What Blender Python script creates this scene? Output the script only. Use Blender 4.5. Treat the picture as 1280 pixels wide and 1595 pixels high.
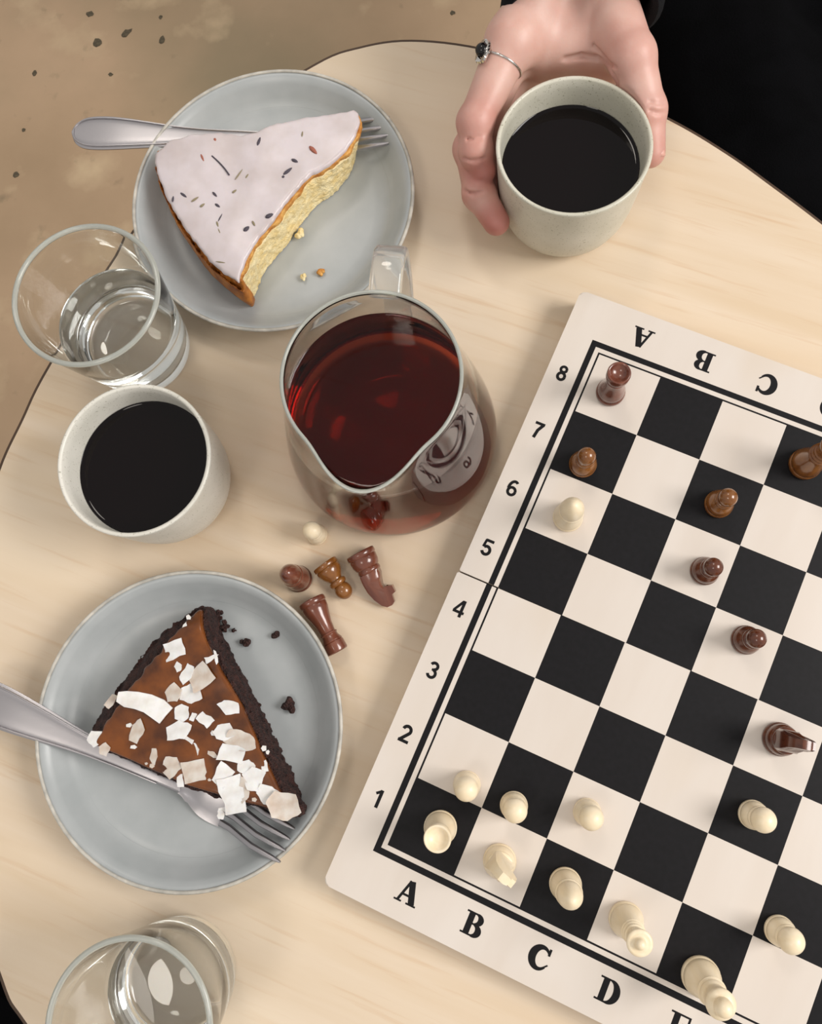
import bpy, bmesh, math, random
import numpy as np
from mathutils import Vector, Matrix

for o in list(bpy.data.objects):
    bpy.data.objects.remove(o, do_unlink=True)
scene = bpy.context.scene
COL = scene.collection
random.seed(7)

# ------------------------------------------------------------------ camera
BOARD_T = 0.02                       # thickness of the opened chess board
CAM_H = 0.5095 + BOARD_T             # camera height over the table top (z = 0)
FPX, RX, RY = 1315.47, 0.1872, 0.0836
CROT = Matrix.Rotation(RX, 3, 'X') @ Matrix.Rotation(RY, 3, 'Y')
cam_data = bpy.data.cameras.new('camera')
cam = bpy.data.objects.new('camera', cam_data)
COL.objects.link(cam)
cam_data.sensor_fit = 'HORIZONTAL'
cam_data.sensor_width = 36.0
cam_data.lens = FPX / 1280.0 * 36.0
cam_data.clip_start = 0.01
cam.matrix_world = Matrix.Translation((0, 0, CAM_H)) @ CROT.to_4x4()
scene.camera = cam


def P(px, py, z=0.0):
    """point of the horizontal plane at height z seen at a photo pixel"""
    d = CROT @ Vector((px - 640.0, 797.5 - py, -FPX))
    k = (z - CAM_H) / d.z
    return Vector((d.x * k, d.y * k, z))


# ------------------------------------------------------------------ world, lights, exposure
world = bpy.data.worlds.new('world')
scene.world = world
world.use_nodes = True
bg = world.node_tree.nodes['Background']
bg.inputs['Color'].default_value = (1.0, 0.965, 0.93, 1)
bg.inputs['Strength'].default_value = 0.53


def area_light(name, loc, target, size, power, color, size_y=None):
    ld = bpy.data.lights.new(name, 'AREA')
    ld.energy = power
    ld.color = color
    ld.shape = 'RECTANGLE' if size_y else 'DISK'
    ld.size = size
    if size_y:
        ld.size_y = size_y
    o = bpy.data.objects.new(name, ld)
    COL.objects.link(o)
    o.location = loc
    o.rotation_euler = (Vector(target) - Vector(loc)).to_track_quat('-Z', 'Y').to_euler()
    return o


area_light('window_light', (1.75, 0.0, 1.55), (0, 0.1, 0), 1.0, 41, (1.0, 0.96, 0.92), 0.9)
area_light('ceiling_lamp', (-0.55, -0.75, 1.9), (0, 0.1, 0), 0.45, 4, (1.0, 0.92, 0.82))
area_light('ceiling_lamp_far', (-0.3, 1.3, 2.0), (0, 0.2, 0), 0.45, 5.5, (1.0, 0.92, 0.82))

vs = scene.view_settings
vs.view_transform = 'Standard'
vs.look = 'None'
vs.gamma = 1.0
vs.use_curve_mapping = False
vs.exposure = 0.05
scene.cycles.max_bounces = 24
scene.cycles.transmission_bounces = 24


# ------------------------------------------------------------------ helpers
def lin(h):
    h = h.lstrip('#')
    out = []
    for i in (0, 2, 4):
        c = int(h[i:i + 2], 16) / 255.0
        out.append(c / 12.92 if c <= 0.04045 else ((c + 0.055) / 1.055) ** 2.4)
    return (out[0], out[1], out[2], 1.0)


def new_mat(name):
    m = bpy.data.materials.new(name)
    m.use_nodes = True
    nt = m.node_tree
    return m, nt, nt.nodes['Principled BSDF']


def put(nt, b, sock, val):
    b.inputs[sock].default_value = val


def noise_col(nt, b, ca, cb, scale=(20, 20, 20), rot=0.0, detail=4, lo=0.35, hi=0.65, coord='Object', dist=0.0):
    tc = nt.nodes.new('ShaderNodeTexCoord')
    mp = nt.nodes.new('ShaderNodeMapping')
    mp.inputs['Scale'].default_value = scale
    mp0 = nt.nodes.new('ShaderNodeMapping')
    mp0.inputs['Rotation'].default_value = (0, 0, rot)
    nz = nt.nodes.new('ShaderNodeTexNoise')
    nz.inputs['Scale'].default_value = 1.0
    nz.inputs['Detail'].default_value = detail
    nz.inputs['Distortion'].default_value = dist
    rp = nt.nodes.new('ShaderNodeValToRGB')
    rp.color_ramp.elements[0].position = lo
    rp.color_ramp.elements[0].color = ca
    rp.color_ramp.elements[1].position = hi
    rp.color_ramp.elements[1].color = cb
    nt.links.new(tc.outputs[coord], mp0.inputs['Vector'])
    nt.links.new(mp0.outputs['Vector'], mp.inputs['Vector'])
    nt.links.new(mp.outputs['Vector'], nz.inputs['Vector'])
    nt.links.new(nz.outputs['Fac'], rp.inputs['Fac'])
    nt.links.new(rp.outputs['Color'], b.inputs['Base Color'])
    return tc, mp, nz, rp


def mix_over(nt, b, col, scale, lo, hi, seed=0.0, detail=3, coord='Object', rot=0.0, mode='MIX'):
    """lay a second procedural colour over whatever feeds Base Color"""
    src = b.inputs['Base Color'].links[0].from_socket
    tc = nt.nodes.new('ShaderNodeTexCoord')
    mp = nt.nodes.new('ShaderNodeMapping')
    mp.inputs['Location'].default_value = (seed, seed * 1.7, seed * 0.3)
    mp0 = nt.nodes.new('ShaderNodeMapping')
    mp0.inputs['Rotation'].default_value = (0, 0, rot)
    mp.inputs['Scale'].default_value = scale
    nz = nt.nodes.new('ShaderNodeTexNoise')
    nz.inputs['Scale'].default_value = 1.0
    nz.inputs['Detail'].default_value = detail
    mr = nt.nodes.new('ShaderNodeMapRange')
    mr.inputs['From Min'].default_value = lo
    mr.inputs['From Max'].default_value = hi
    mx = nt.nodes.new('ShaderNodeMix')
    mx.data_type = 'RGBA'
    mx.blend_type = mode
    nt.links.new(tc.outputs[coord], mp0.inputs['Vector'])
    nt.links.new(mp0.outputs['Vector'], mp.inputs['Vector'])
    nt.links.new(mp.outputs['Vector'], nz.inputs['Vector'])
    nt.links.new(nz.outputs['Fac'], mr.inputs['Value'])
    nt.links.new(mr.outputs['Result'], mx.inputs['Factor'])
    nt.links.new(src, mx.inputs['A'])
    mx.inputs['B'].default_value = col
    nt.links.new(mx.outputs['Result'], b.inputs['Base Color'])


def bump(nt, b, scale, strength, distance=0.001, kind='noise', detail=4):
    tc = nt.nodes.new('ShaderNodeTexCoord')
    if kind == 'noise':
        t = nt.nodes.new('ShaderNodeTexNoise')
        t.inputs['Detail'].default_value = detail
        out = t.outputs['Fac']
    else:
        t = nt.nodes.new('ShaderNodeTexVoronoi')
        out = t.outputs['Distance']
    t.inputs['Scale'].default_value = scale
    bp = nt.nodes.new('ShaderNodeBump')
    bp.inputs['Strength'].default_value = strength
    bp.inputs['Distance'].default_value = distance
    nt.links.new(tc.outputs['Object'], t.inputs['Vector'])
    nt.links.new(out, bp.inputs['Height'])
    nt.links.new(bp.outputs['Normal'], b.inputs['Normal'])


def simple(name, col, rough=0.5, metal=0.0, spec=0.5, coat=0.0, sss=0.0, bmp=None, var=None):
    m, nt, b = new_mat(name)
    if var:
        noise_col(nt, b, col, var[0], (var[1],) * 3)
    else:
        b.inputs['Base Color'].default_value = col
    b.inputs['Roughness'].default_value = rough
    b.inputs['Metallic'].default_value = metal
    b.inputs['Specular IOR Level'].default_value = spec
    b.inputs['Coat Weight'].default_value = coat
    b.inputs['Coat Roughness'].default_value = 0.12
    if sss:
        b.inputs['Subsurface Weight'].default_value = sss
        b.inputs['Subsurface Radius'].default_value = (0.6, 0.35, 0.2)
        b.inputs['Subsurface Scale'].default_value = 0.006
    if bmp:
        bump(nt, b, *bmp)
    return m


def link(o, parent=None):
    COL.objects.link(o)
    if parent is not None:
        o.parent = parent
    return o


def obj(name, verts, faces, mat, parent=None, smooth=False, angle=None):
    me = bpy.data.meshes.new(name)
    me.from_pydata([tuple(v) for v in verts], [], [tuple(f) for f in faces])
    me.update()
    if mat is not None:
        me.materials.append(mat)
    if smooth:
        me.polygons.foreach_set('use_smooth', [True] * len(me.polygons))
        if angle:
            me.set_sharp_from_angle(angle=math.radians(angle))
    o = bpy.data.objects.new(name, me)
    return link(o, parent)


def bobj(name, bm, mat, parent=None, smooth=False, angle=None):
    bmesh.ops.recalc_face_normals(bm, faces=bm.faces[:])
    me = bpy.data.meshes.new(name)
    bm.to_mesh(me)
    bm.free()
    me.materials.append(mat)
    if smooth:
        me.polygons.foreach_set('use_smooth', [True] * len(me.polygons))
        if angle:
            me.set_sharp_from_angle(angle=math.radians(angle))
    o = bpy.data.objects.new(name, me)
    return link(o, parent)


def tag(o, label, cat, group=None, kind=None):
    o['label'] = label
    o['category'] = cat
    if group:
        o['group'] = group
    if kind:
        o['kind'] = kind
    return o


def thing(name, label, cat, loc=(0, 0, 0), rotz=0.0, group=None):
    o = bpy.data.objects.new(name, None)
    COL.objects.link(o)
    o.empty_display_size = 0.01
    o.location = loc
    o.rotation_euler = (0, 0, rotz)
    return tag(o, label, cat, group)


def catmull(pts, n=6, closed=False):
    pts = [Vector(p) for p in pts]
    N = len(pts)
    out = []
    segs = N if closed else N - 1
    for i in range(segs):
        if closed:
            p0, p1, p2, p3 = pts[i - 1], pts[i], pts[(i + 1) % N], pts[(i + 2) % N]
        else:
            p0, p1, p2, p3 = pts[max(i - 1, 0)], pts[i], pts[i + 1], pts[min(i + 2, N - 1)]
        for k in range(n):
            t = k / n
            out.append(0.5 * ((2 * p1) + (p2 - p0) * t + (2 * p0 - 5 * p1 + 4 * p2 - p3) * t * t + (3 * p1 - p0 - 3 * p2 + p3) * t ** 3))
    if not closed:
        out.append(pts[-1])
    return out


def lathe_data(prof, n=64, rmod=None):
    """prof: list of (r, z); r == 0 closes on the axis. rmod(theta, r, z) -> (r, z)"""
    verts, rings, faces = [], [], []
    for r, z in prof:
        if r <= 1e-7:
            rings.append([len(verts)])
            verts.append((0, 0, z))
        else:
            ids = []
            for k in range(n):
                t = 2 * math.pi * k / n
                rr, zz = rmod(t, r, z) if rmod else (r, z)
                ids.append(len(verts))
                verts.append((rr * math.cos(t), rr * math.sin(t), zz))
            rings.append(ids)
    for a, b in zip(rings[:-1], rings[1:]):
        for k in range(n):
            k2 = (k + 1) % n
            if len(a) == 1 and len(b) == 1:
                continue
            if len(a) == 1:
                faces.append((a[0], b[k2], b[k]))
            elif len(b) == 1:
                faces.append((a[k], a[k2], b[0]))
            else:
                faces.append((a[k], a[k2], b[k2], b[k]))
    return verts, faces


def lathe(name, prof, mat, parent=None, n=64, angle=35, rmod=None):
    v, f = lathe_data(prof, n, rmod)
    bm = bmesh.new()
    vs_ = [bm.verts.new(p) for p in v]
    for q in f:
        bm.faces.new([vs_[i] for i in q])
    return bobj(name, bm, mat, parent, True, angle)


def prism(bm, outline, z0, z1, bevel=0.0):
    lo = [bm.verts.new((p[0], p[1], z0)) for p in outline]
    hi = [bm.verts.new((p[0], p[1], z1)) for p in outline]
    n = len(outline)
    bm.faces.new(lo[::-1])
    top = bm.faces.new(hi)
    for i in range(n):
        bm.faces.new((lo[i], lo[(i + 1) % n], hi[(i + 1) % n], hi[i]))
    if bevel:
        ed = [e for e in top.edges]
        bmesh.ops.bevel(bm, geom=ed, offset=bevel, segments=2, affect='EDGES')


def sweep(name, path, mat, parent, section, up=Vector((0, 0, 1)), closed=False, smooth=True, scale=None, angle=50):
    """sweep a closed 2-D section (list of (a, b): a along side, b along up) along path points"""
    bm = bmesh.new()
    rings = []
    N = len(path)
    for i, p in enumerate(path):
        a = path[i - 1] if (i > 0 or closed) else path[i]
        b = path[(i + 1) % N] if (i < N - 1 or closed) else path[i]
        t = (Vector(b) - Vector(a)).normalized()
        side = t.cross(up).normalized()
        u = side.cross(t).normalized()
        s = scale[i] if scale else 1.0
        rings.append([bm.verts.new(Vector(p) + side * (x * s) + u * (y * s)) for x, y in section])
    m = len(section)
    for i in range(N if closed else N - 1):
        A, B = rings[i], rings[(i + 1) % N]
        for k in range(m):
            bm.faces.new((A[k], A[(k + 1) % m], B[(k + 1) % m], B[k]))
    if not closed:
        bm.faces.new(rings[0][::-1])
        bm.faces.new(rings[-1])
    return bobj(name, bm, mat, parent, smooth, angle)


def circle_sec(r, n=10, rb=None):
    rb = rb or r
    return [(r * math.cos(2 * math.pi * k / n), rb * math.sin(2 * math.pi * k / n)) for k in range(n)]


# ---- signed distance modelling: smooth organic shapes polygonised with surface nets
def surface_nets(F, origin, h):
    nx, ny, nz = F.shape
    ins = F < 0
    cell = np.zeros((nx - 1, ny - 1, nz - 1), np.int8)
    for a in (0, 1):
        for b in (0, 1):
            for c in (0, 1):
                cell += ins[a:nx - 1 + a, b:ny - 1 + b, c:nz - 1 + c]
    act = (cell > 0) & (cell < 8)
    idx = -np.ones(act.shape, np.int64)
    I = np.argwhere(act)
    idx[act] = np.arange(len(I))
    acc = np.zeros((len(I), 3))
    cnt = np.zeros(len(I))
    offs = [(a, b, c) for a in (0, 1) for b in (0, 1) for c in (0, 1)]
    for p in offs:
        for ax in range(3):
            if p[ax] == 1:
                continue
            q = list(p)
            q[ax] = 1
            fa = F[I[:, 0] + p[0], I[:, 1] + p[1], I[:, 2] + p[2]]
            fb = F[I[:, 0] + q[0], I[:, 1] + q[1], I[:, 2] + q[2]]
            cr = (fa < 0) != (fb < 0)
            den = np.where(np.abs(fa - fb) < 1e-12, 1e-12, fa - fb)
            t = np.clip(fa / den, 0, 1)
            pos = np.repeat(np.array(p, float)[None], len(I), 0)
            pos[:, ax] += t
            acc[cr] += pos[cr]
            cnt[cr] += 1
    V = (I + acc / cnt[:, None]) * h + np.array(origin)
    faces = []
    for ax in range(3):
        a1, a2 = [(1, 2), (2, 0), (0, 1)][ax]
        sl0 = [slice(None)] * 3
        sl1 = [slice(None)] * 3
        sl0[ax] = slice(0, -1)
        sl1[ax] = slice(1, None)
        A, B = ins[tuple(sl0)], ins[tuple(sl1)]
        E = np.argwhere(A != B)
        lim = np.array(act.shape)
        ok = (E[:, a1] > 0) & (E[:, a2] > 0) & (E[:, a1] < lim[a1]) & (E[:, a2] < lim[a2])
        E = E[ok]
        s = A[E[:, 0], E[:, 1], E[:, 2]]

        def g(d1, d2):
            q = E.copy()
            q[:, a1] -= d1
            q[:, a2] -= d2
            return idx[q[:, 0], q[:, 1], q[:, 2]]
        Qd = np.stack([g(1, 1), g(0, 1), g(0, 0), g(1, 0)], 1)
        Qd[~s] = Qd[~s][:, ::-1]
        faces.append(Qd)
    return V, np.concatenate(faces)


def grid(lo, hi, h):
    ax = [np.arange(lo[i], hi[i] + h, h, dtype=np.float32) for i in range(3)]
    X, Y, Z = np.meshgrid(*ax, indexing='ij')
    return X, Y, Z


def sdf_obj(name, F, lo, h, mat, parent=None):
    V, Q = surface_nets(F, lo, h)
    me = bpy.data.meshes.new(name)
    me.vertices.add(len(V))
    me.vertices.foreach_set('co', V.astype(np.float32).ravel())
    me.loops.add(len(Q) * 4)
    me.loops.foreach_set('vertex_index', Q.astype(np.int32).ravel())
    me.polygons.add(len(Q))
    me.polygons.foreach_set('loop_start', np.arange(0, len(Q) * 4, 4, dtype=np.int32))
    me.update(calc_edges=True)
    me.validate()
    me.polygons.foreach_set('use_smooth', [True] * len(me.polygons))
    me.materials.append(mat)
    o = bpy.data.objects.new(name, me)
    return link(o, parent)


def smin(a, b, k):
    hh = np.clip(0.5 + 0.5 * (b - a) / k, 0, 1)
    return b * (1 - hh) + a * hh - k * hh * (1 - hh)


def cone_sdf(X, Y, Z, a, b, ra, rb):
    ax, ay, az = a
    d = (b[0] - ax, b[1] - ay, b[2] - az)
    L2 = d[0] ** 2 + d[1] ** 2 + d[2] ** 2 + 1e-12
    t = np.clip(((X - ax) * d[0] + (Y - ay) * d[1] + (Z - az) * d[2]) / L2, 0, 1)
    return np.sqrt((X - ax - t * d[0]) ** 2 + (Y - ay - t * d[1]) ** 2 + (Z - az - t * d[2]) ** 2) - (ra + (rb - ra) * t)


def vnoise(X, Y, Z, scale, seed):
    """smooth value noise in -1..1"""
    rng = np.random.default_rng(seed)
    T_ = rng.random((32, 32, 32), dtype=np.float32) * 2 - 1
    out = 0
    qx, qy, qz = X * scale, Y * scale, Z * scale
    ix, iy, iz = np.floor(qx).astype(np.int32), np.floor(qy).astype(np.int32), np.floor(qz).astype(np.int32)
    fx, fy, fz = qx - ix, qy - iy, qz - iz
    fx, fy, fz = [f * f * (3 - 2 * f) for f in (fx, fy, fz)]
    for a in (0, 1):
        for b in (0, 1):
            for c in (0, 1):
                w = (fx if a else 1 - fx) * (fy if b else 1 - fy) * (fz if c else 1 - fz)
                out = out + w * T_[(ix + a) & 31, (iy + b) & 31, (iz + c) & 31]
    return out


def poly_sdf(X2, Y2, pts):
    """signed distance to a closed polygon on a 2-D grid"""
    d = np.full(X2.shape, 1e9, np.float32)
    inside = np.zeros(X2.shape, bool)
    n = len(pts)
    for i in range(n):
        ax, ay = pts[i][0], pts[i][1]
        bx, by = pts[(i + 1) % n][0], pts[(i + 1) % n][1]
        ex, ey = bx - ax, by - ay
        t = np.clip(((X2 - ax) * ex + (Y2 - ay) * ey) / (ex * ex + ey * ey + 1e-15), 0, 1)
        d = np.minimum(d, np.hypot(X2 - ax - t * ex, Y2 - ay - t * ey))
        c = ((ay > Y2) != (by > Y2)) & (X2 < (bx - ax) * (Y2 - ay) / ((by - ay) if abs(by - ay) > 1e-12 else 1e-12) + ax)
        inside ^= c
    return np.where(inside, -d, d)


def line_dist(X2, Y2, pts):
    d = np.full(X2.shape, 1e9, np.float32)
    for i in range(len(pts) - 1):
        ax, ay = pts[i][0], pts[i][1]
        ex, ey = pts[i + 1][0] - ax, pts[i + 1][1] - ay
        t = np.clip(((X2 - ax) * ex + (Y2 - ay) * ey) / (ex * ex + ey * ey + 1e-15), 0, 1)
        d = np.minimum(d, np.hypot(X2 - ax - t * ex, Y2 - ay - t * ey))
    return d


# ------------------------------------------------------------------ materials
def make_concrete():
    m, nt, b = new_mat('concrete')
    noise_col(nt, b, lin('#b09474'), lin('#cbac8b'), (3.2, 3.2, 3.2), 0, 7, 0.3, 0.7)
    mix_over(nt, b, lin('#9d8c6e'), (2.0, 2.0, 2.0), 0.48, 0.72, 3.1, 5)
    mix_over(nt, b, lin('#d9bf9a'), (9, 9, 9), 0.56, 0.75, 8.4, 8)
    mix_over(nt, b, lin('#7f7158'), (26, 26, 26), 0.66, 0.95, 1.4, 6)
    b.inputs['Roughness'].default_value = 0.55
    bump(nt, b, 60, 0.25, 0.002)
    return m


def make_veneer():
    m, nt, b = new_mat('birch_veneer')
    noise_col(nt, b, lin('#d9c3a6'), lin('#e1cfb8'), (5, 60, 5), math.radians(20), 5, 0.3, 0.7, dist=0.3)
    mix_over(nt, b, lin('#cfae8a'), (14, 260, 14), 0.58, 0.9, 2.0, 3, rot=math.radians(20))
    mix_over(nt, b, lin('#ead8be'), (2.2, 9, 2), 0.5, 0.75, 5.0, 3, rot=math.radians(20))
    b.inputs['Roughness'].default_value = 0.38
    b.inputs['Specular IOR Level'].default_value = 0.4
    return m


def make_boardwood():
    m, nt, b = new_mat('pale_board_wood')
    noise_col(nt, b, lin('#d6cbc0'), lin('#dcd3ca'), (30, 6, 6), 0, 4, 0.3, 0.7, dist=0.4)
    mix_over(nt, b, lin('#d2c1ab'), (9, 5, 5), 0.52, 0.8, 3.0, 3)
    b.inputs['Roughness'].default_value = 0.36
    return m


def glass(name, col=(1, 1, 1, 1), ior=1.5, rough=0.0):
    m = bpy.data.materials.new(name)
    m.use_nodes = True
    nt = m.node_tree
    nt.nodes.remove(nt.nodes['Principled BSDF'])
    g = nt.nodes.new('ShaderNodeBsdfGlass')
    g.inputs['Color'].default_value = col
    g.inputs['IOR'].default_value = ior
    g.inputs['Roughness'].default_value = rough
    nt.links.new(g.outputs['BSDF'], nt.nodes['Material Output'].inputs['Surface'])
    return m, nt


def ceramic(name, ca, cb, rough, speck=None):
    m, nt, b = new_mat(name)
    noise_col(nt, b, ca, cb, (40, 40, 40), 0, 5, 0.3, 0.7)
    if speck:
        mix_over(nt, b, speck, (900, 900, 900), 0.66, 0.72, 2.0, 1)
    b.inputs['Roughness'].default_value = rough
    bump(nt, b, 90, 0.06, 0.001)
    return m


def piece_wood(name, ca, cb, rough=0.22):
    m, nt, b = new_mat(name)
    noise_col(nt, b, ca, cb, (160, 160, 25), 0, 4, 0.3, 0.7, dist=0.5)
    b.inputs['Roughness'].default_value = rough
    b.inputs['Coat Weight'].default_value = 0.5 if rough < .4 else .15
    b.inputs['Coat Roughness'].default_value = 0.1
    return m


M = {}
M['concrete'] = make_concrete()
M['veneer'] = make_veneer()
M['edge'] = simple('dark_edge_band', lin('#4a3524'), 0.5)
M['steel_black'] = simple('black_steel', lin('#15151a'), 0.4)
M['board'] = make_boardwood()
M['ink'] = simple('black_print', lin('#08070a'), 0.5, spec=0.22, var=(lin('#0e0c10'), 300))
M['board_side'] = simple('board_side_wood', lin('#c9a77c'), 0.5, var=(lin('#b28d60'), 60))
M['plate'] = ceramic('grey_glaze', lin('#a4a9aa'), lin('#b0b4b5'), 0.33)
M['plate_rim'] = simple('bare_clay_rim', lin('#d0cbc0'), 0.4, var=(lin('#aaa79f'), 120))
M['cup'] = ceramic('stoneware_glaze', lin('#c6c3b2'), lin('#d5d2c4'), 0.3, lin('#9d9986'))
M['cup_pale'] = ceramic('pale_stoneware_glaze', lin('#d6d3c8'), lin('#e6e3da'), 0.3, lin('#b1ad9f'))
M['coffee'] = simple('black_coffee', lin('#090304'), 0.03)
M['coffee'].node_tree.nodes['Principled BSDF'].inputs['IOR'].default_value = 1.33
M['glass'], _ = glass('clear_glass', (0.99, 0.997, 0.993, 1))
M['glass_rim'] = simple('glass_rim', (.82, .84, .77, 1), .08)
_b = M['glass_rim'].node_tree.nodes['Principled BSDF']
_b.inputs['Transmission Weight'].default_value = .6
_b.inputs['IOR'].default_value = 1.45
M['glass_handle'] = simple('glass_handle', (.93, .93, .90, 1), .05)
_b = M['glass_handle'].node_tree.nodes['Principled BSDF']
_b.inputs['Transmission Weight'].default_value = .82
_b.inputs['IOR'].default_value = 1.45
M['water'], _ = glass('water', (1, 1, 1, 1), 1.33)
M['tea'], tnt = glass('black_tea', (1, 1, 1, 1), 1.33)
va = tnt.nodes.new('ShaderNodeVolumeAbsorption')
va.inputs['Color'].default_value = (0.78, 0.36, 0.15, 1)
va.inputs['Density'].default_value = 62
tnt.links.new(va.outputs['Volume'], tnt.nodes['Material Output'].inputs['Volume'])
M['steel'] = simple('brushed_steel', lin('#b4b1b4'), 0.36, metal=1.0, bmp=(500, 0.05, 0.0005))
M['dark_wood'] = piece_wood('dark_brown_lacquered_wood', lin('#4a2214'), lin('#6e3a20'))
M['brown_wood'] = piece_wood('mid_brown_lacquered_wood', lin('#6b3d17'), lin('#8d5a28'))
M['red_wood'] = piece_wood('reddish_brown_lacquered_wood', lin('#5e3023'), lin('#7e4936'))
M['pale_wood'] = piece_wood('pale_lacquered_wood', lin('#eedab6'), lin('#f5e6ca'), 0.42)
M['icing'] = simple('sugar_icing', lin('#c8bcbb'), 0.3, sss=0.12, var=(lin('#d9cfd2'), 45))
M['sponge'] = simple('yellow_sponge', lin('#ecd292'), 0.85, bmp=(900, 0.45, 0.001, 'voronoi'), var=(lin('#f5e6b8'), 180))
M['crust'] = simple('baked_crust', lin('#8a4a12'), 0.5, bmp=(500, 0.5, 0.001), var=(lin('#c27a2a'), 130))
M['bake'] = simple('golden_baked_top', lin('#b9732a'), 0.7, bmp=(700, 0.6, 0.001), var=(lin('#e0ab5c'), 220))
M['choc'] = simple('chocolate_sponge', lin('#24110f'), 0.8, bmp=(800, 0.9, 0.002, 'voronoi'), var=(lin('#43251f'), 260))
M['caramel'] = simple('caramel_glaze', lin('#4b2304'), 0.22, coat=0.25, sss=0.04, var=(lin('#7c420e'), 60))
M['coconut'] = simple('coconut', lin('#e6dfd9'), 0.45, sss=0.25, var=(lin('#f7f3ef'), 150))
M['coconut_thin'] = simple('thin_coconut', lin('#c9b5a6'), 0.4, sss=0.3, var=(lin('#ded2c8'), 150))
M['lav_dark'] = simple('lavender_bud', lin('#4c4650'), 0.7)
M['lav_red'] = simple('lavender_petal', lin('#a5624f'), 0.7)
M['lav_tan'] = simple('dried_stem', lin('#8d8266'), 0.7)
M['black_cloth'] = simple('black_cloth', lin('#050506'), 0.95, spec=0.06, bmp=(700, 0.5, 0.001), var=(lin('#08080a'), 30))
M['cuff_cloth'] = simple('dark_knit', lin('#17181b'), 0.95, spec=0.15, bmp=(1100, 0.6, 0.001))
M['silver'] = simple('silver', lin('#d9d6d2'), 0.18, metal=1.0)
M['onyx'] = simple('black_stone', lin('#0b0a0c'), 0.06)

# ------------------------------------------------------------------ setting
FLOOR_Z = -0.72
bm = bmesh.new()
bmesh.ops.create_grid(bm, x_segments=8, y_segments=8, size=8.0)
floor = bobj('floor', bm, M['concrete'])
floor.location = (0, 0.5, FLOOR_Z)
tag(floor, 'worn beige brown concrete floor beyond the table', 'floor', kind='structure')
M['chip'] = simple('dark_chip', lin('#4f4636'), 0.8, var=(lin('#6a5f4a'), 200))
for k, (px, py, rw, rh, a) in enumerate([(140, 22, 9, 7, 0), (152, 66, 11, 9, .2), (196, 52, 13, 7, .7), (252, 62, 6, 10, 0), (54, 114, 5, 6, 0),
                                         (172, 116, 5, 4, 0), (25, 272, 6, 6, 0), (37, 203, 4, 4, 0), (705, 20, 6, 5, 0), (250, 27, 4, 4, 0)]):
    c = P(px, py, FLOOR_Z)
    s = CAM_H - FLOOR_Z
    s = s / FPX
    pts = []
    for j in range(10):
        t = 2 * math.pi * j / 10
        rr = random.uniform(.7, 1.15)
        x, y = rw * s * math.cos(t) * rr, rh * s * math.sin(t) * rr
        pts.append((x * math.cos(a) - y * math.sin(a), x * math.sin(a) + y * math.cos(a)))
    bm = bmesh.new()
    prism(bm, pts, 0, 0.0004)
    ch = bobj('floor_chip', bm, M['chip'], floor)
    ch.location = (c.x, c.y - 0.5, 0)

# ------------------------------------------------------------------ table
OUT = [(-.1198, .4268), (-.0875, .4393), (-.0505, .4430), (0, .4337), (.065, .409), (.1266, .3730), (.1637, .3457), (.1915, .321), (.2223, .2921),
       (.28, .235), (.34, .165), (.39, .08), (.41, -.02), (.40, -.13), (.36, -.23), (.28, -.32), (.16, -.38), (.02, -.40), (-.12, -.355),
       (-.21, -.27), (-.2690, -.2095), (-.2876, -.1963 + .012), (-.325, -.10), (-.338, -.01), (-.334, .07), (-.3235, .128), (-.3112, .163), (-.2950, .2035),
       (-.2434, .3016), (-.185, .380)]
outline = [(p.x, p.y) for p in catmull([(x, y, 0) for x, y in OUT], 6, True)]
table = thing('cafe_table', 'pale birch veneer cafe table with rounded outline and dark edge', 'table', (0, 0, FLOOR_Z))
TZ = -FLOOR_Z
bm = bmesh.new()
prism(bm, outline, TZ - 0.0002, TZ)
bobj('table_top', bm, M['veneer'], table)
bm = bmesh.new()
big = []
no = len(outline)
for i in range(no):
    a, b = Vector(outline[i - 1] + (0,)), Vector(outline[(i + 1) % no] + (0,))
    t = (b - a).normalized()
    q = Vector(outline[i] + (0,)) + Vector((-t.y, t.x, 0)) * 0.0020
    big.append((q.x, q.y))
prism(bm, big, TZ - 0.024, TZ - 0.0003)
bobj('edge_band', bm, M['edge'], table)
lathe('pedestal', [(0, 0.02), (.035, 0.02), (.03, .05), (.03, TZ - .05), (.16, TZ - .034), (.16, TZ - .0245), (0, TZ - .0245)], M['steel_black'], table, 32)
lathe('foot_plate', [(0, 0), (.24, 0), (.24, .008), (.05, .02), (0, .02)], M['steel_black'], table, 48)

# ------------------------------------------------------------------ chess board
BTH, BO = -0.4008, Vector((-.0525, -.0975, 0))
SQ = 0.04
cb, sb = math.cos(BTH), math.sin(BTH)


def stroke(pts, w, w2=None):
    """strip polygons along a 2-D polyline; w may vary linearly to w2 or be a list"""
    n = len(pts)
    L, R_ = [], []
    for i, p in enumerate(pts):
        a = pts[max(i - 1, 0)]
        b = pts[min(i + 1, n - 1)]
        tx, ty = b[0] - a[0], b[1] - a[1]
        l = math.hypot(tx, ty) or 1
        ww = (w[i] if isinstance(w, list) else (w if w2 is None else w + (w2 - w) * i / (n - 1))) / 2
        L.append((p[0] - ty / l * ww, p[1] + tx / l * ww))
        R_.append((p[0] + ty / l * ww, p[1] - tx / l * ww))
    return [[L[i], R_[i], R_[i + 1], L[i + 1]] for i in range(n - 1)]


def arc(cx, cy, rx, ry, a0, a1, n=18):
    return [(cx + rx * math.cos(math.radians(a0 + (a1 - a0) * i / n)), cy + ry * math.sin(math.radians(a0 + (a1 - a0) * i / n))) for i in range(n + 1)]


def box(x0, y0, x1, y1):
    return [[(x0, y0), (x1, y0), (x1, y1), (x0, y1)]]


def fat(n, lo, hi):
    return [lo + (hi - lo) * math.sin(math.pi * i / n) for i in range(n + 1)]


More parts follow.
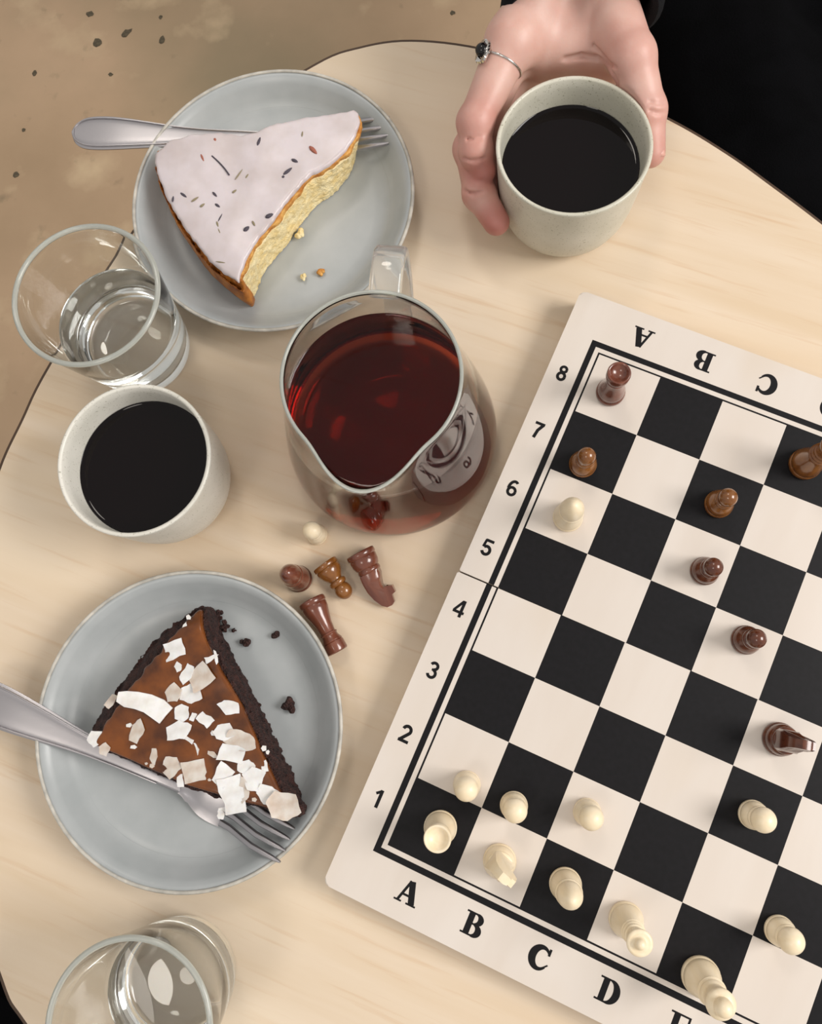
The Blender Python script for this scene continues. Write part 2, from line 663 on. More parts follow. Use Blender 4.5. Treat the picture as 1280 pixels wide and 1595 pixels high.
def glyph(ch):
    s = .22
    if ch == 'A':
        return stroke([(-.27, -.44), (-.02, .5)], .10) + stroke([(.27, -.44), (.02, .5)], .24) + box(-.17, -.19, .17, -.09) + box(-.42, -.5, -.12, -.42) + box(.06, -.5, .45, -.42)
    if ch == 'B':
        return box(-.27, -.5, -.04, .5) + box(-.37, .42, .05, .5) + box(-.37, -.5, .05, -.42) + box(-.1, -.02, .05, .06) + \
            stroke(arc(.03, .245, .19, .21, 90, -90), fat(18, .09, .22)) + stroke(arc(.04, -.225, .22, .235, 90, -90), fat(18, .09, .24))
    if ch == 'C':
        return stroke(arc(.03, 0, .31, .45, 38, 322, 30), [.08 + .2 * max(0, math.sin(math.pi * i / 30)) ** 1.2 for i in range(31)]) + box(.24, .2, .33, .5) + stroke([(.27, -.27), (.36, -.16)], .06)
    if ch == 'D':
        return box(-.28, -.5, -.05, .5) + box(-.4, .42, .02, .5) + box(-.4, -.5, .02, -.42) + stroke(arc(0, 0, .3, .455, 90, -90, 24), fat(24, .09, .26))
    if ch in 'EF':
        r = box(-.26, -.5, -.03, .5) + box(-.38, .42, .34, .5) + box(.27, .22, .35, .5) + box(-.1, -.03, .16, .05) + box(.1, -.13, .17, .15)
        if ch == 'E':
            return r + box(-.38, -.5, .36, -.42) + box(.29, -.5, .37, -.2)
        return r + box(-.38, -.5, .08, -.42)
    if ch == 'G':
        return glyph('C')[:30] + box(.24, .2, .33, .5) + box(.14, -.42, .34, -.02) + box(.05, -.06, .42, .02)
    if ch == 'H':
        r = []
        for x in (-.27, .27):
            r += box(x - .11, -.5, x + .11, .5) + box(x - .2, .42, x + .2, .5) + box(x - .2, -.5, x + .2, -.42)
        return r + box(-.2, -.05, .2, .05)
    if ch == '1':
        return box(-.02, -.5, .17, .5) + stroke([(.07, .44), (-.2, .22)], .15)
    if ch == '2':
        return stroke(arc(0, .2, .22, .22, 175, -35, 16) + [(-.2, -.4)], .18) + box(-.3, -.5, .31, -.33)
    if ch == '3':
        return stroke(arc(-.01, .23, .2, .19, 165, -80, 16), .17) + stroke(arc(-.01, -.2, .22, .22, 80, -165, 16), .17) + box(-.08, -.04, .06, .1)
    if ch == '4':
        return box(.06, -.5, .24, .5) + box(-.33, -.3, .34, -.14) + stroke([(.1, .46), (-.28, -.2)], .15)
    if ch == '5':
        return box(-.2, .33, .28, .5) + stroke([(-.17, .45), (-.23, -.02)], .15) + stroke(arc(.0, -.17, .225, .24, 140, -160, 20), .18)
    if ch == '6':
        return stroke(arc(0, -.19, .22, .23, 0, 360, 26), .17) + stroke(arc(.03, 0, .27, .42, 55, 190, 18), .17)
    if ch == '7':
        return box(-.29, .33, .3, .5) + stroke([(.21, .4), (.0, 0), (-.08, -.5)], .19)
    if ch == '8':
        return stroke(arc(0, .25, .18, .175, 0, 360, 24), .165) + stroke(arc(0, -.2, .21, .22, 0, 360, 24), .175)
    return []


def polys_obj(name, polys, mat, parent, z, sx=1.0, sy=1.0, off=(0, 0), rot=0.0, thick=0.00012):
    bm = bmesh.new()
    c, s = math.cos(rot), math.sin(rot)
    for qi, q in enumerate(polys):
        pts = [(off[0] + c * x * sx - s * y * sy, off[1] + s * x * sx + c * y * sy) for x, y in q]
        ar = sum(pts[i - 1][0] * pts[i][1] - pts[i][0] * pts[i - 1][1] for i in range(len(pts)))
        if abs(ar) < 1e-14:
            continue
        vs2 = [bm.verts.new((x, y, z + qi * 2e-6)) for x, y in (pts if ar > 0 else pts[::-1])]
        bm.faces.new(vs2)
    me = bpy.data.meshes.new(name)
    bm.to_mesh(me)
    bm.free()
    me.materials.append(mat)
    return link(bpy.data.objects.new(name, me), parent)


board = thing('chess_board', 'folding wooden chess board with black squares and printed letters', 'chess board', BO, BTH)
MU, MV, BW = .0265, .0360, .0075
ZT = BOARD_T
for half in (0, 1):
    # the far half sits very slightly turned at the hinge
    v0, v1 = (-MV, .16 - .0003) if half == 0 else (.16 + .0003, .32 + MV)
    u0, u1 = -MU, .32 + MU
    r = .004
    pts = []
    corners = [(u0, v0), (u1, v0), (u1, v1), (u0, v1)]
    for ci, (x, y) in enumerate(corners):
        outer = (ci in (0, 1)) if half == 0 else (ci in (2, 3))
        rr = r if outer else .0006
        cx, cy = x + (rr if x < 0 else -rr), y + (rr if ci in (0, 1) else -rr)
        a0 = [180, 270, 0, 90][ci]
        pts += arc(cx, cy, rr, rr, a0, a0 + 90, 5)
    bm = bmesh.new()
    prism(bm, pts, 0, ZT, 0.0006)
    hb = bobj('board_half', bm, M['board'], board)
    if half == 1:
        hb.location = (.0003, .0003, 0)
        hb.rotation_euler = (0, 0, -.0024)
    zz = ZT + .00006
    for i in range(8):
        for j in range(half * 4, half * 4 + 4):
            dark = (i + j) % 2 == 0
            g = 0.0
            polys_obj('dark_square' if dark else 'light_square', box(i * SQ + g, j * SQ + g, (i + 1) * SQ - g, (j + 1) * SQ - g), M['ink'] if dark else M['board'], hb, zz)
    # border: thick line, pale gap, thin line
    for nm, a, w in (('thick_border_line', BW - .0036, .0036), ('thin_border_line', 0.0, .0011)):
        o_, i_ = a + w, a
        q = box(-o_, v0 if half else -o_, -i_, .32 + o_ if half else v1) + box(.32 + i_, v0 if half else -o_, .32 + o_, .32 + o_ if half else v1)
        q += box(-i_, -o_, .32 + i_, -i_) if half == 0 else box(-i_, .32 + i_, .32 + i_, .32 + o_)
        polys_obj(nm, q, M['ink'], hb, zz)
    for j in range(half * 4, half * 4 + 4):
        polys_obj('printed_number', glyph(str(j + 1)), M['ink'], hb, zz, .0105, .0105, (-.0166, j * SQ + .0198))
        polys_obj('printed_number', glyph(str(j + 1)), M['ink'], hb, zz, .0105, .0105, (.32 + .0166, j * SQ + .0198), math.pi)
    for i in range(8):
        if half == 0:
            polys_obj('printed_letter', glyph('ABCDEFGH'[i]), M['ink'], hb, zz, .0152, .0128, (i * SQ + .0200, -.0195))
        else:
            polys_obj('printed_letter', glyph('ABCDEFGH'[i]), M['ink'], hb, zz, .0152, .0128, (i * SQ + .0205, .32 + .0200), math.pi)

# ------------------------------------------------------------------ chess pieces
mm = 0.001
PAWN = [(0, 0), (8.6, 0), (9.0, .6), (9.0, 2.6), (8.5, 3.1), (8.3, 3.3), (8.6, 3.7), (8.5, 6), (7.4, 8.6), (5.6, 11), (4.7, 12.4), (4.8, 12.8), (5.7, 13.1), (6.2, 14.0), (6.15, 15.2), (5.6, 16.1), (5.0, 16.5)]
PAWN += [(5.9 * math.cos(math.radians(a)), 20.6 + 5.9 * math.sin(math.radians(a))) for a in range(-42, 90, 11)] + [(0, 26.5)]
PALE_PAWN = [(0, 0), (7.7, 0), (8.1, .6), (8.1, 2.6), (7.7, 3.1), (7.5, 3.3), (7.8, 3.7), (7.8, 6), (7.2, 8.6), (6.0, 11), (5.4, 12.2), (5.5, 12.6), (6.3, 12.9), (6.7, 13.7), (6.5, 14.6), (6.0, 15.2), (5.6, 15.5)]
PALE_PAWN += [(6.9 * math.cos(math.radians(a)), 19.6 + 6.9 * math.sin(math.radians(a))) for a in range(-35, 90, 11)] + [(0, 26.5)]
ROOK = [(0, 0), (9.7, 0), (10.2, .6), (10.2, 3.0), (9.6, 3.5), (9.4, 3.8), (9.7, 4.3), (9.3, 7.5), (7.8, 12), (6.3, 17), (5.7, 22), (5.7, 23), (6.6, 23.4), (6.6, 24.2), (6.0, 24.6), (6.2, 26), (7.6, 28.5), (7.7, 29), (7.3, 29.4), (7.9, 29.8), (8.0, 35.2), (7.6, 36), (6.6, 36), (6.1, 35.4), (4.6, 33.4), (0, 32.6)]
BISHOP = [(0, 0), (9.5, 0), (10.0, .6), (10.0, 3.0), (9.4, 3.5), (9.2, 3.8), (9.6, 4.2), (9.5, 7.4), (8.6, 11.5), (7.4, 15.5), (6.9, 18.5), (6.9, 19.6), (7.9, 20.2), (8.3, 21.2), (8.1, 22.4), (7.3, 23.0), (7.2, 23.4), (7.7, 24), (7.8, 26), (7.4, 29), (6.5, 32.2), (5.0, 35.4), (3.2, 37.8), (1.6, 39.0), (0, 39.4)]
QUEEN = [(0, 0), (10.2, 0), (10.7, .6), (10.7, 3.2), (10.1, 3.8), (9.9, 4.1), (10.3, 4.6), (9.9, 8), (8, 13), (6.2, 18), (5.4, 22), (5.5, 23), (7.0, 23.6), (7.2, 24.6), (6.2, 25.3), (5.9, 26), (6.8, 26.8), (6.9, 27.8), (6.0, 28.5), (5.6, 29.2), (6.3, 30), (6.3, 31), (5.4, 31.6), (5.4, 33), (6.2, 37), (7.3, 41), (7.6, 43), (7.3, 43.6), (5.8, 43.9), (4.2, 43.7), (3.2, 44.4), (3.1, 45.6), (2.3, 47.2), (0, 48)]
KING = [(0, 0), (10.4, 0), (10.9, .6), (10.9, 3.2), (10.3, 3.8), (10.1, 4.1), (10.5, 4.6), (10.1, 8), (8.2, 13), (6.5, 18), (5.8, 22), (5.9, 23), (7.6, 23.8), (7.9, 25), (7.0, 26), (6.5, 26.8), (7.3, 27.6), (7.4, 28.8), (6.4, 29.8), (6.2, 31), (6.8, 35), (7.7, 39.5), (7.9, 41.5), (7.5, 42.4), (6.2, 43.2), (4.8, 44), (4.9, 46.2), (4.2, 48.4), (2.4, 50), (0, 50.5)]
KNBASE = [(0, 0), (9.7, 0), (10.2, .6), (10.2, 3.0), (9.6, 3.5), (9.4, 3.8), (9.7, 4.3), (9.4, 8), (8.4, 10.5), (7.6, 11.2), (7.9, 11.8), (8.2, 13), (7.9, 14), (7.0, 14.6), (0, 14.8)]
# knight head outline seen from the side (x forward, z up)
KNHEAD = [(-7.5, 14.2), (-8, 19), (-7.8, 25), (-6.4, 31), (-3.6, 36.5), (-.5, 39.2), (3.4, 39.4), (6.0, 38.0), (6.4, 35.4), (6.8, 33.2), (9.8, 32.6), (10.0, 27.8), (7.2, 26.6), (4.4, 27.6), (3.6, 24.6), (5.0, 20), (6.6, 16.5), (6.9, 14.2)]


def sc(prof):
    return [(r * mm, z * mm) for r, z in prof]


PROF = {'pawn': sc(PAWN), 'pale_pawn': sc(PALE_PAWN), 'rook': sc(ROOK), 'bishop': sc(BISHOP), 'queen': sc(QUEEN), 'king': sc(KING), 'knight': sc(KNBASE)}
# cut each profile at its collar so that base, body and head are parts of their own
CUT = {'pawn': (5, 16), 'rook': (5, 16), 'bishop': (5, 16), 'queen': (5, 25), 'king': (5, 25)}
MESH_CACHE = {}


def lathe_mesh(name, prof, n=40):
    v, f = lathe_data(prof, n)
    bm = bmesh.new()
    vv = [bm.verts.new(p) for p in v]
    for q in f:
        bm.faces.new([vv[i] for i in q])
    bmesh.ops.recalc_face_normals(bm, faces=bm.faces[:])
    me = bpy.data.meshes.new(name)
    bm.to_mesh(me)
    bm.free()
    me.polygons.foreach_set('use_smooth', [True] * len(me.polygons))
    me.set_sharp_from_angle(angle=math.radians(55))
    return me


def piece_meshes(kind, mat):
    key = (kind, mat.name)
    if key in MESH_CACHE:
        return MESH_CACHE[key]
    out = []
    if kind == 'knight':
        out.append(('base', lathe_mesh('base', PROF['knight'])))
        bm = bmesh.new()
        side = [(x * mm, z * mm) for x, z in KNHEAD]
        n = len(side)
        layers = []
        for yy, s in ((-6.4, .72), (-5.2, .95), (5.2, .95), (6.4, .72)):
            cxm, czm = 0.0, 25 * mm
            layers.append([bm.verts.new((cxm + (x - cxm) * s, yy * mm * (1.0 if z < 22 * mm else max(.5, 1 - (z / mm - 22) / 24)) * (.8 if x > 5 * mm and z > 25 * mm else 1), czm + (z - czm) * (s if z > 16 * mm else 1))) for x, z in side])
        for A, B in zip(layers[:-1], layers[1:]):
            for i in range(n):
                bm.faces.new((A[i], A[(i + 1) % n], B[(i + 1) % n], B[i]))
        bm.faces.new(layers[0][::-1])
        bm.faces.new(layers[-1])
        bmesh.ops.recalc_face_normals(bm, faces=bm.faces[:])
        me = bpy.data.meshes.new('horse_head')
        bm.to_mesh(me)
        bm.free()
        me.polygons.foreach_set('use_smooth', [True] * len(me.polygons))
        me.set_sharp_from_angle(angle=math.radians(38))
        out.append(('horse_head', me))
    else:
        pr = PROF['pale_pawn' if kind == 'pawn' and mat is PW else kind]
        a, b = CUT[kind]
        top = {'rook': 'turret', 'queen': 'crown', 'king': 'crown'}.get(kind, 'head')
        out.append(('base', lathe_mesh('base', pr[:a + 1] + [(0, pr[a][1])])))
        out.append(('body', lathe_mesh('body', [(0, pr[a][1])] + pr[a:b + 1] + [(0, pr[b][1])])))
        out.append((top, lathe_mesh(top, [(0, pr[b][1])] + pr[b:])))
    for _, me in out:
        me.materials.append(mat)
    MESH_CACHE[key] = out
    return out


def piece(kind, mat, label, px, py, z=BOARD_T + .0001, rotz=0.0, scale=1.0, lie=None, spin=0.0, group=None, rad=None):
    t = thing('chess_' + kind, label, 'chess piece', P(px, py, z), rotz, group)
    for nm, me in piece_meshes(kind, mat):
        link(bpy.data.objects.new(nm, me), t)
    kr = rad or {'pawn': .98 if mat is PW else .93, 'rook': .93 if mat is PW else .87, 'bishop': .90, 'queen': .88, 'king': .95, 'knight': .92}[kind]
    t.scale = (scale * kr, scale * kr, scale)
    if lie is not None:
        # lying on its side: lie = pixel of the top end; rb, rt = radii that touch the table
        rb, rt, Lz = {'pawn': (9.0, 5.9, 20.6), 'rook': (10.2, 8.0, 33), 'knight': (10.2, 4.4, 34)}[kind]
        rb, rt, Lz = rb * mm * scale * kr, rt * mm * scale * kr, Lz * mm * scale
        tilt = math.asin((rb - rt) / Lz) if rb > rt else 0.0
        a = P(px, py, rb)
        b = P(lie[0], lie[1], rt)
        d = (b - a)
        ang = math.atan2(d.y, d.x)
        axis = Vector((math.cos(ang) * math.cos(tilt), math.sin(ang) * math.cos(tilt), -math.sin(tilt)))
        xl = Vector((-math.sin(ang), math.cos(ang), 0))
        yl = axis.cross(xl)
        q = Matrix((xl, yl, axis)).transposed().to_quaternion()
        t.rotation_mode = 'QUATERNION'
        t.rotation_quaternion = q @ Matrix.Rotation(spin, 3, 'Z').to_quaternion()
        t.location = Vector((a.x, a.y, rb * math.cos(tilt) + .0002))
    return t


DK, BR, RD, PW = M['dark_wood'], M['brown_wood'], M['red_wood'], M['pale_wood']
GB, GP = 'brown chess pieces', 'pale chess pieces'
piece('rook', RD, 'reddish brown rook standing on square A8 in the board corner', 950, 612, group=GB)
piece('pawn', BR, 'brown pawn standing on dark square A7 below the corner rook', 907, 724, group=GB)
piece('pawn', BR, 'brown pawn standing on the dark square C7', 1118, 786, group=GB)
piece('pawn', DK, 'dark brown pawn on pale square C6, shadow to its left', 1096, 890, group=GB)
piece('pawn', DK, 'dark brown pawn on pale square D5, beside the fold line', 1160, 997, group=GB)
piece('queen', BR, 'tall brown queen on dark square D8, cut by the picture edge', 1252, 724, group=GB)
piece('knight', DK, 'dark brown knight standing on pale square E4', 1212, 1151, rotz=math.radians(-10), group=GB)
piece('bishop', PW, 'pale bishop standing on light square A6', 884, 806, group=GP)
piece('rook', PW, 'pale rook with hollow top on dark corner square A1', 686, 1288, group=GP)
piece('pawn', PW, 'pale pawn on light square A2, at its lower edge', 727, 1222, group=GP)
piece('pawn', PW, 'pale pawn on dark square B2, between knight and bishop', 800, 1254, group=GP)
piece('pawn', PW, 'pale pawn standing on light square C2', 914, 1265, group=GP)
piece('knight', PW, 'pale knight with carved horse head on light square B1', 778, 1340, rotz=math.radians(-40), group=GP)
piece('bishop', PW, 'pale bishop standing on dark square C1', 880, 1376, group=GP)
piece('queen', PW, 'pale ringed queen standing on light square D1', 974, 1431, group=GP)
piece('king', PW, 'pale king on square E1 leaning over the printed border', 1090, 1519, group=GP)
piece('pawn', PW, 'pale pawn on dark square E3, below the dark knight', 1171, 1268, group=GP)
piece('pawn', PW, 'pale pawn on dark square F2 near the right edge', 1212, 1448, group=GP)
piece('pawn', PW, 'pale pawn standing on the table against the tea carafe', 494, 833, z=.0001, scale=.86, group='captured chess pieces')
piece('bishop', RD, 'reddish brown bishop standing on the table above the cake plate', 466, 902, z=.0001, scale=.95, group='captured chess pieces')
piece('pawn', BR, 'golden brown pawn lying on its side below the carafe', 505, 878, lie=(536, 921), group='captured chess pieces')
piece('knight', RD, 'reddish brown knight lying on its side below the carafe', 560, 860, lie=(592, 920), spin=math.radians(8), group='captured chess pieces')
piece('rook', RD, 'reddish brown rook lying on its side by the plate', 484, 935, lie=(511, 986), group='captured chess pieces')

# ------------------------------------------------------------------ plates
PR = .0945


def make_plate(name, label, c, R):
    t = thing(name, label, 'plate', (c[0], c[1], 0), group='grey plates')
    k = R / .095
    prof = [(0, .0035), (.045, .0025), (.062, .0025), (.063, .0003), (.066, .0003), (.068, .003), (.080, .010), (.0905, .0205), (.0935, .0228)]
    inner = [(.0930, .0232), (.0905, .0226), (.0870, .0190), (.0820, .0125), (.0775, .0085), (.0725, .0066), (.066, .0058), (.03, .0052), (0, .0050)]
    pr = [(r * k, z) for r, z in prof + inner]
    lathe('plate_body', pr, M['plate'], t, 96, 60)
    rim = [(.0932, .0222), (.0944, .0226), (.0950, .0234), (.0945, .0242), (.0934, .0243), (.0926, .0237), (.0932, .0222)]
    lathe('plate_rim', [(r * k, z) for r, z in rim], M['plate_rim'], t, 96, 80)
    return t


make_plate('plate', 'grey ceramic plate holding the white iced cake slice', (-.1400, .3105), .0960)
make_plate('plate', 'grey ceramic plate holding the chocolate caramel cake slice', (-.1752, -.0346), .0940)

# ------------------------------------------------------------------ cups of coffee
def make_cup(label, c, R, Hc, level, mat):
    t = thing('coffee_cup', label, 'cup', (c[0], c[1], 0), group='stoneware cups')
    k = R / .0462
    h = Hc / .07
    out = [(0, .001), (.028, .001), (.030, .0), (.0325, .0008), (.0365, .004), (.0400, .010), (.0424, .018), (.0437, .028), (.0445, .040), (.0452, .054), (.0459, .066), (.0462, .0690)]
    rim = [(.0460, .0697), (.0452, .0701), (.0442, .0698), (.0436, .0690)]
    inn = [(.0430, .062), (.0422, .050), (.0414, .036), (.0402, .022), (.0378, .012), (.033, .007), (.02, .0055), (0, .005)]
    lathe('cup_body', [(r * k, z * h) for r, z in out + rim + inn], mat, t, 80, 70)
    # radius of the inner wall at the coffee level
    prof = [(r * k, z * h) for r, z in inn]
    rl = .04
    for (r0, z0), (r1, z1) in zip(prof[:-1], prof[1:]):
        if z1 <= level <= z0:
            rl = r1 + (r0 - r1) * (level - z1) / (z0 - z1)
    lathe('coffee', [(0, level - .004), (rl - .0010, level - .004), (rl - .0004, level + .0009), (rl - .0012, level + .0003), (rl - .003, level), (0, level)], M['coffee'], t, 80, 50)
    return t


make_cup('pale stoneware cup of black coffee beside the water glass', (-.2009, .1183), .0457, .070, .049, M['cup_pale'])
CUP2 = (.0545, .3085)
make_cup('grey green stoneware cup of black coffee held in the hand', CUP2, .0462, .072, .050, M['cup'])

# ------------------------------------------------------------------ water glasses
def make_tumbler(label, c, level, Hg=.088, kr=1.0):
    t = thing('water_glass', label, 'glass', (c[0], c[1], 0), group='clear tumblers of water')
    k = Hg / .088
    out = [(0, .0012), (.026, .0010), (.0295, 0.0), (.0315, .0006), (.0330, .0030), (.0345, .012), (.0375, .035), (.0408, .060), (.0438, .084), (.0442, .0868)]
    rim = [(.0441, .0876), (.0433, .0880), (.0424, .0876), (.0421, .0868)]
    inn = [(.0416, .084), (.0386, .060), (.0352, .035), (.0318, .016), (.0300, .0115), (.026, .0092), (.015, .0082), (0, .0080)]
    lathe('glass_body', [(r * kr, z * k) for r, z in out + rim + inn], M['glass'], t, 96, 60)
    lathe('rim', [(.04315 * kr + .0016 * math.cos(a), .0866 * k + .0015 * math.sin(a)) for a in [2 * math.pi * j / 14 for j in range(15)]], M['glass_rim'], t, 96, 80)
    il = [(r * kr, z * k) for r, z in inn]
    w = []
    for (r0, z0), (r1, z1) in zip(il[:-1], il[1:]):
        if z1 <= level <= z0:
            rl = r1 + (r0 - r1) * (level - z1) / (z0 - z1)
            w = [(0, level), (rl - .002, level), (rl - .0006, level + .0002), (rl + .0002, level + .0009)]
        if z1 < level:
            w.append((r1 + (.0002 if r1 > 0 else 0), z1 - .0002))
    lathe('water', w, M['water'], t, 96, 60)
    return t


make_tumbler('clear water glass standing between coffee cup and iced cake plate', (-.2300, .2130), .045)
g2 = P(288, 1512, 0)
make_tumbler('clear water glass at the bottom edge below the chocolate cake', (g2.x, g2.y), .030, .083, .96)

# ------------------------------------------------------------------ carafe of tea
def make_carafe():
    c = (-.0570, .1490)
    t = thing('tea_carafe', 'glass carafe of red brown tea with spout and glass handle', 'carafe', (c[0], c[1], 0))
    Hc = .119
    SP = math.radians(-93)

    def rmod(th, r, z):
        d = (th - SP + math.pi) % (2 * math.pi) - math.pi
        f = max(0.0, min(1.0, (z - .082) / (Hc - .082))) ** 1.6
        w = max(0.0, 1 - abs(d) / .80)
        w = w * w * (3 - 2 * w)
        return r + .0150 * f * w ** 1.25, z + .0025 * f * w
    out = [(0, .0015), (.050, .0012), (.056, 0), (.0600, .0008), (.0635, .0035), (.0655, .008), (.0663, .014), (.0660, .021), (.0640, .034), (.0608, .050), (.0572, .068), (.0535, .086), (.0500, .103), (.0484, .112), (.0478, .1165), (.0477, .1180)]
    rim = [(.0474, .1188), (.0467, .1190), (.0461, .1187), (.0458, .1178)]
    inn = [(.0459, .1160), (.0465, .111), (.0481, .103), (.0516, .086), (.0553, .068), (.0589, .050), (.0620, .034), (.0638, .021), (.0640, .014), (.0630, .009), (.0605, .0055), (.055, .0038), (.04, .0034), (0, .0033)]
    lathe('carafe_body', out + rim + inn, M['glass'], t, 128, 60, rmod)
    lathe('rim', [(.04675 + .0010 * math.cos(a), .1182 + .0010 * math.sin(a)) for a in [2 * math.pi * j / 12 for j in range(13)]], M['glass_rim'], t, 128, 80, rmod)
    level = .074
    w = []
    for (r0, z0), (r1, z1) in zip(inn[:-1], inn[1:]):
        if z1 <= level <= z0:
            rl = r1 + (r0 - r1) * (level - z1) / (z0 - z1)
            w = [(0, level), (rl - .002, level), (rl - .0006, level + .0003), (rl + .0002, level + .0011)]
        if z1 < level:
            w.append((r1 + (.0002 if r1 > 0 else 0), z1 - .0002))
    lathe('tea', w, M['tea'], t, 128, 60)
    ha = math.radians(84)
    hd = Vector((math.cos(ha), math.sin(ha), 0))
    path = catmull([hd * r + Vector((0, 0, z)) for r, z in [(.0490, .1085), (.0560, .1110), (.0650, .1120), (.0735, .1095), (.0780, .1010), (.0775, .085), (.0745, .068), (.0700, .054), (.0635, .0440)]], 6)
    sec = []
    for x, y in ((1, 1), (-1, 1), (-1, -1), (1, -1)):
        for a in range(0, 91, 30):
            b = math.radians(a + {(1, 1): 0, (-1, 1): 90, (-1, -1): 180, (1, -1): 270}[(x, y)])
            sec.append((x * .0066 + .0022 * math.cos(b), y * .0010 + .0022 * math.sin(b)))
    side = Vector((-hd.y, hd.x, 0))
    bm = bmesh.new()
    rings = []
    for i, p in enumerate(path):
        a, b = path[max(i - 1, 0)], path[min(i + 1, len(path) - 1)]
        tg = (b - a).normalized()
        nrm = side.cross(tg).normalized()
        rings.append([bm.verts.new(p + side * x + nrm * y) for x, y in sec])
    m = len(sec)
    for A, B in zip(rings[:-1], rings[1:]):
        for k in range(m):
            bm.faces.new((A[k], A[(k + 1) % m], B[(k + 1) % m], B[k]))
    bm.faces.new(rings[0][::-1])
    bm.faces.new(rings[-1])
    bobj('handle', bm, M['glass_handle'], t, True, 50)
    return t


make_carafe()

# ------------------------------------------------------------------ forks
def make_fork(label, tip, tail, tip_z, tail_z, low_z, length=.193, kx=1.135, kw=1.24):
    """tip, tail: points on the fork axis; the fork dips towards the plate between them"""
    a = P(tip[0], tip[1], tip_z)
    b = P(tail[0], tail[1], tail_z)
    d = Vector((b.x - a.x, b.y - a.y, 0)).normalized()
    t = thing('fork', label, 'fork', (a.x, a.y, 0), math.atan2(d.y, d.x), group='steel cake forks')
    L = length
    # local x runs from the tine tips (0) to the handle end (L)
    zs = catmull([(0, tip_z, 0), (.018, tip_z - .0035, 0), (.035, low_z + .0006, 0), (.052, low_z, 0), (.066, low_z + .0045, 0), (.085, low_z + .0085, 0), (.125, low_z + (tail_z - low_z) * .62, 0), (.165, tail_z - .0015, 0), (L, tail_z, 0)], 12)

    def z_at(x):
        x = x / kx
        for p, q in zip(zs[:-1], zs[1:]):
            if p.x <= x <= q.x:
                return p.y + (q.y - p.y) * (x - p.x) / (q.x - p.x + 1e-9)
        return zs[-1].y

    def ribbon(name, xs, ws, th, crown, parent=t, zoff=0.0, yoff=None):
        bm = bmesh.new()
        cols = 9
        top, bot = [], []
        for x, w in zip(xs, ws):
            zc = z_at(x) + zoff
            yo = yoff(x) if yoff else 0.0
            r1, r2 = [], []
            for k in range(cols):
                f = -1 + 2 * k / (cols - 1)
                e = 1 - abs(f) ** 6
                r1.append(bm.verts.new((x, yo + f * w, zc + th * (.25 + .75 * e) + crown * (1 - f * f))))
                r2.append(bm.verts.new((x, yo + f * w, zc - th * .2 + crown * (1 - f * f) * .6)))
            top.append(r1)
            bot.append(r2)
        for A, B, up in [(top[i], top[i + 1], 1) for i in range(len(xs) - 1)] + [(bot[i], bot[i + 1], 0) for i in range(len(xs) - 1)]:
            for k in range(cols - 1):
                q = (A[k], B[k], B[k + 1], A[k + 1])
                bm.faces.new(q if up else q[::-1])
        for i in range(len(xs) - 1):
            bm.faces.new((top[i][0], bot[i][0], bot[i + 1][0], top[i + 1][0]))
            bm.faces.new((top[i][-1], top[i + 1][-1], bot[i + 1][-1], bot[i][-1]))
        for e in (0, -1):
            for k in range(cols - 1):
                q = (top[e][k], bot[e][k], bot[e][k + 1], top[e][k + 1])
                bm.faces.new(q if e == -1 else q[::-1])
        return bobj(name, bm, M['steel'], parent, True, 50)
    # handle: slim neck widening to a rounded spatula end
    HX = [.066, .075, .085, .10, .115, .13, .145, .158, .168, .176, .183, .1875, .1905, .1918, .1925]
    HW = [.0030, .0028, .0030, .0036, .0046, .0060, .0078, .0092, .0100, .0102, .0097, .0082, .0058, .0036, .0012]
    hx = [p.x * kx for p in catmull([(x, 0, 0) for x in HX], 3)]
    hw = [p.x * kw for p in catmull([(w, 0, 0) for w in HW], 3)]
    h = ribbon('handle', hx, hw, .0018, .0001)
    # raised bead that follows the handle outline
    edge = [(x - .0012 * (x > .18 * kx), w * .84) for x, w in zip(hx, hw) if .078 * kx < x < .1922 * kx] + [(x - .0012 * (x > .18 * kx), -w * .84) for x, w in reversed(list(zip(hx, hw))) if .078 * kx < x < .1922 * kx]
    pth = [Vector((x, y, z_at(x) + .0016 + .0001)) for x, y in edge]
    sweep('bead', pth, M['steel'], h, circle_sec(.0006, 6), closed=False)
    # head: shoulders then a slotted root for the tines
    SX = [.040, .044, .048, .052, .056, .060, .0635, .067]
    SWd = [.0120, .0122, .0120, .0112, .0094, .0066, .0042, .0031]
    sx = [p.x * kx for p in catmull([(x, 0, 0) for x in SX], 3)]
    sw = [p.x * (1.04 if p.x > .006 else 1.2) for p in catmull([(w, 0, 0) for w in SWd], 3)]
    ribbon('fork_head', sx, sw, .0014, -.0016)
    for k in range(4):
        y0 = (k - 1.5) * .0066
        xs = [x * kx for x in (.0405, .034, .026, .018, .010, .004, .0012, 0.0)]
        ws = [.0021, .0020, .0019, .0018, .0016, .0013, .0009, .0004]
        fr = y0 / .0122
        ribbon('tine', xs, ws, .0014, .0002, zoff=-.0016 * (1 - min(1, fr * fr)) * .8, yoff=lambda x, y0=y0: y0)
    return t


make_fork('steel fork lying behind the white iced cake slice', (606, 203), (112, 208), .0200, .0270, .0085, length=.1925)
make_fork('steel fork resting on the plate against the chocolate cake', (448, 1317), (0, 1101), .0262, .0275, .0085, length=.1925)

# ------------------------------------------------------------------ cake slices
def resample(pts, step):
    out = []
    for a, b in zip(pts[:-1], pts[1:]):
        a, b = Vector(a), Vector(b)
        n = max(1, int((b - a).length / step))
        for k in range(n):
            out.append(a + (b - a) * (k / n))
    out.append(Vector(pts[-1]))
    return out


def px_poly(pix, z, n=4, smooth=True):
    w = [P(x, y, z) for x, y in pix]
    return w


Z0 = .0062


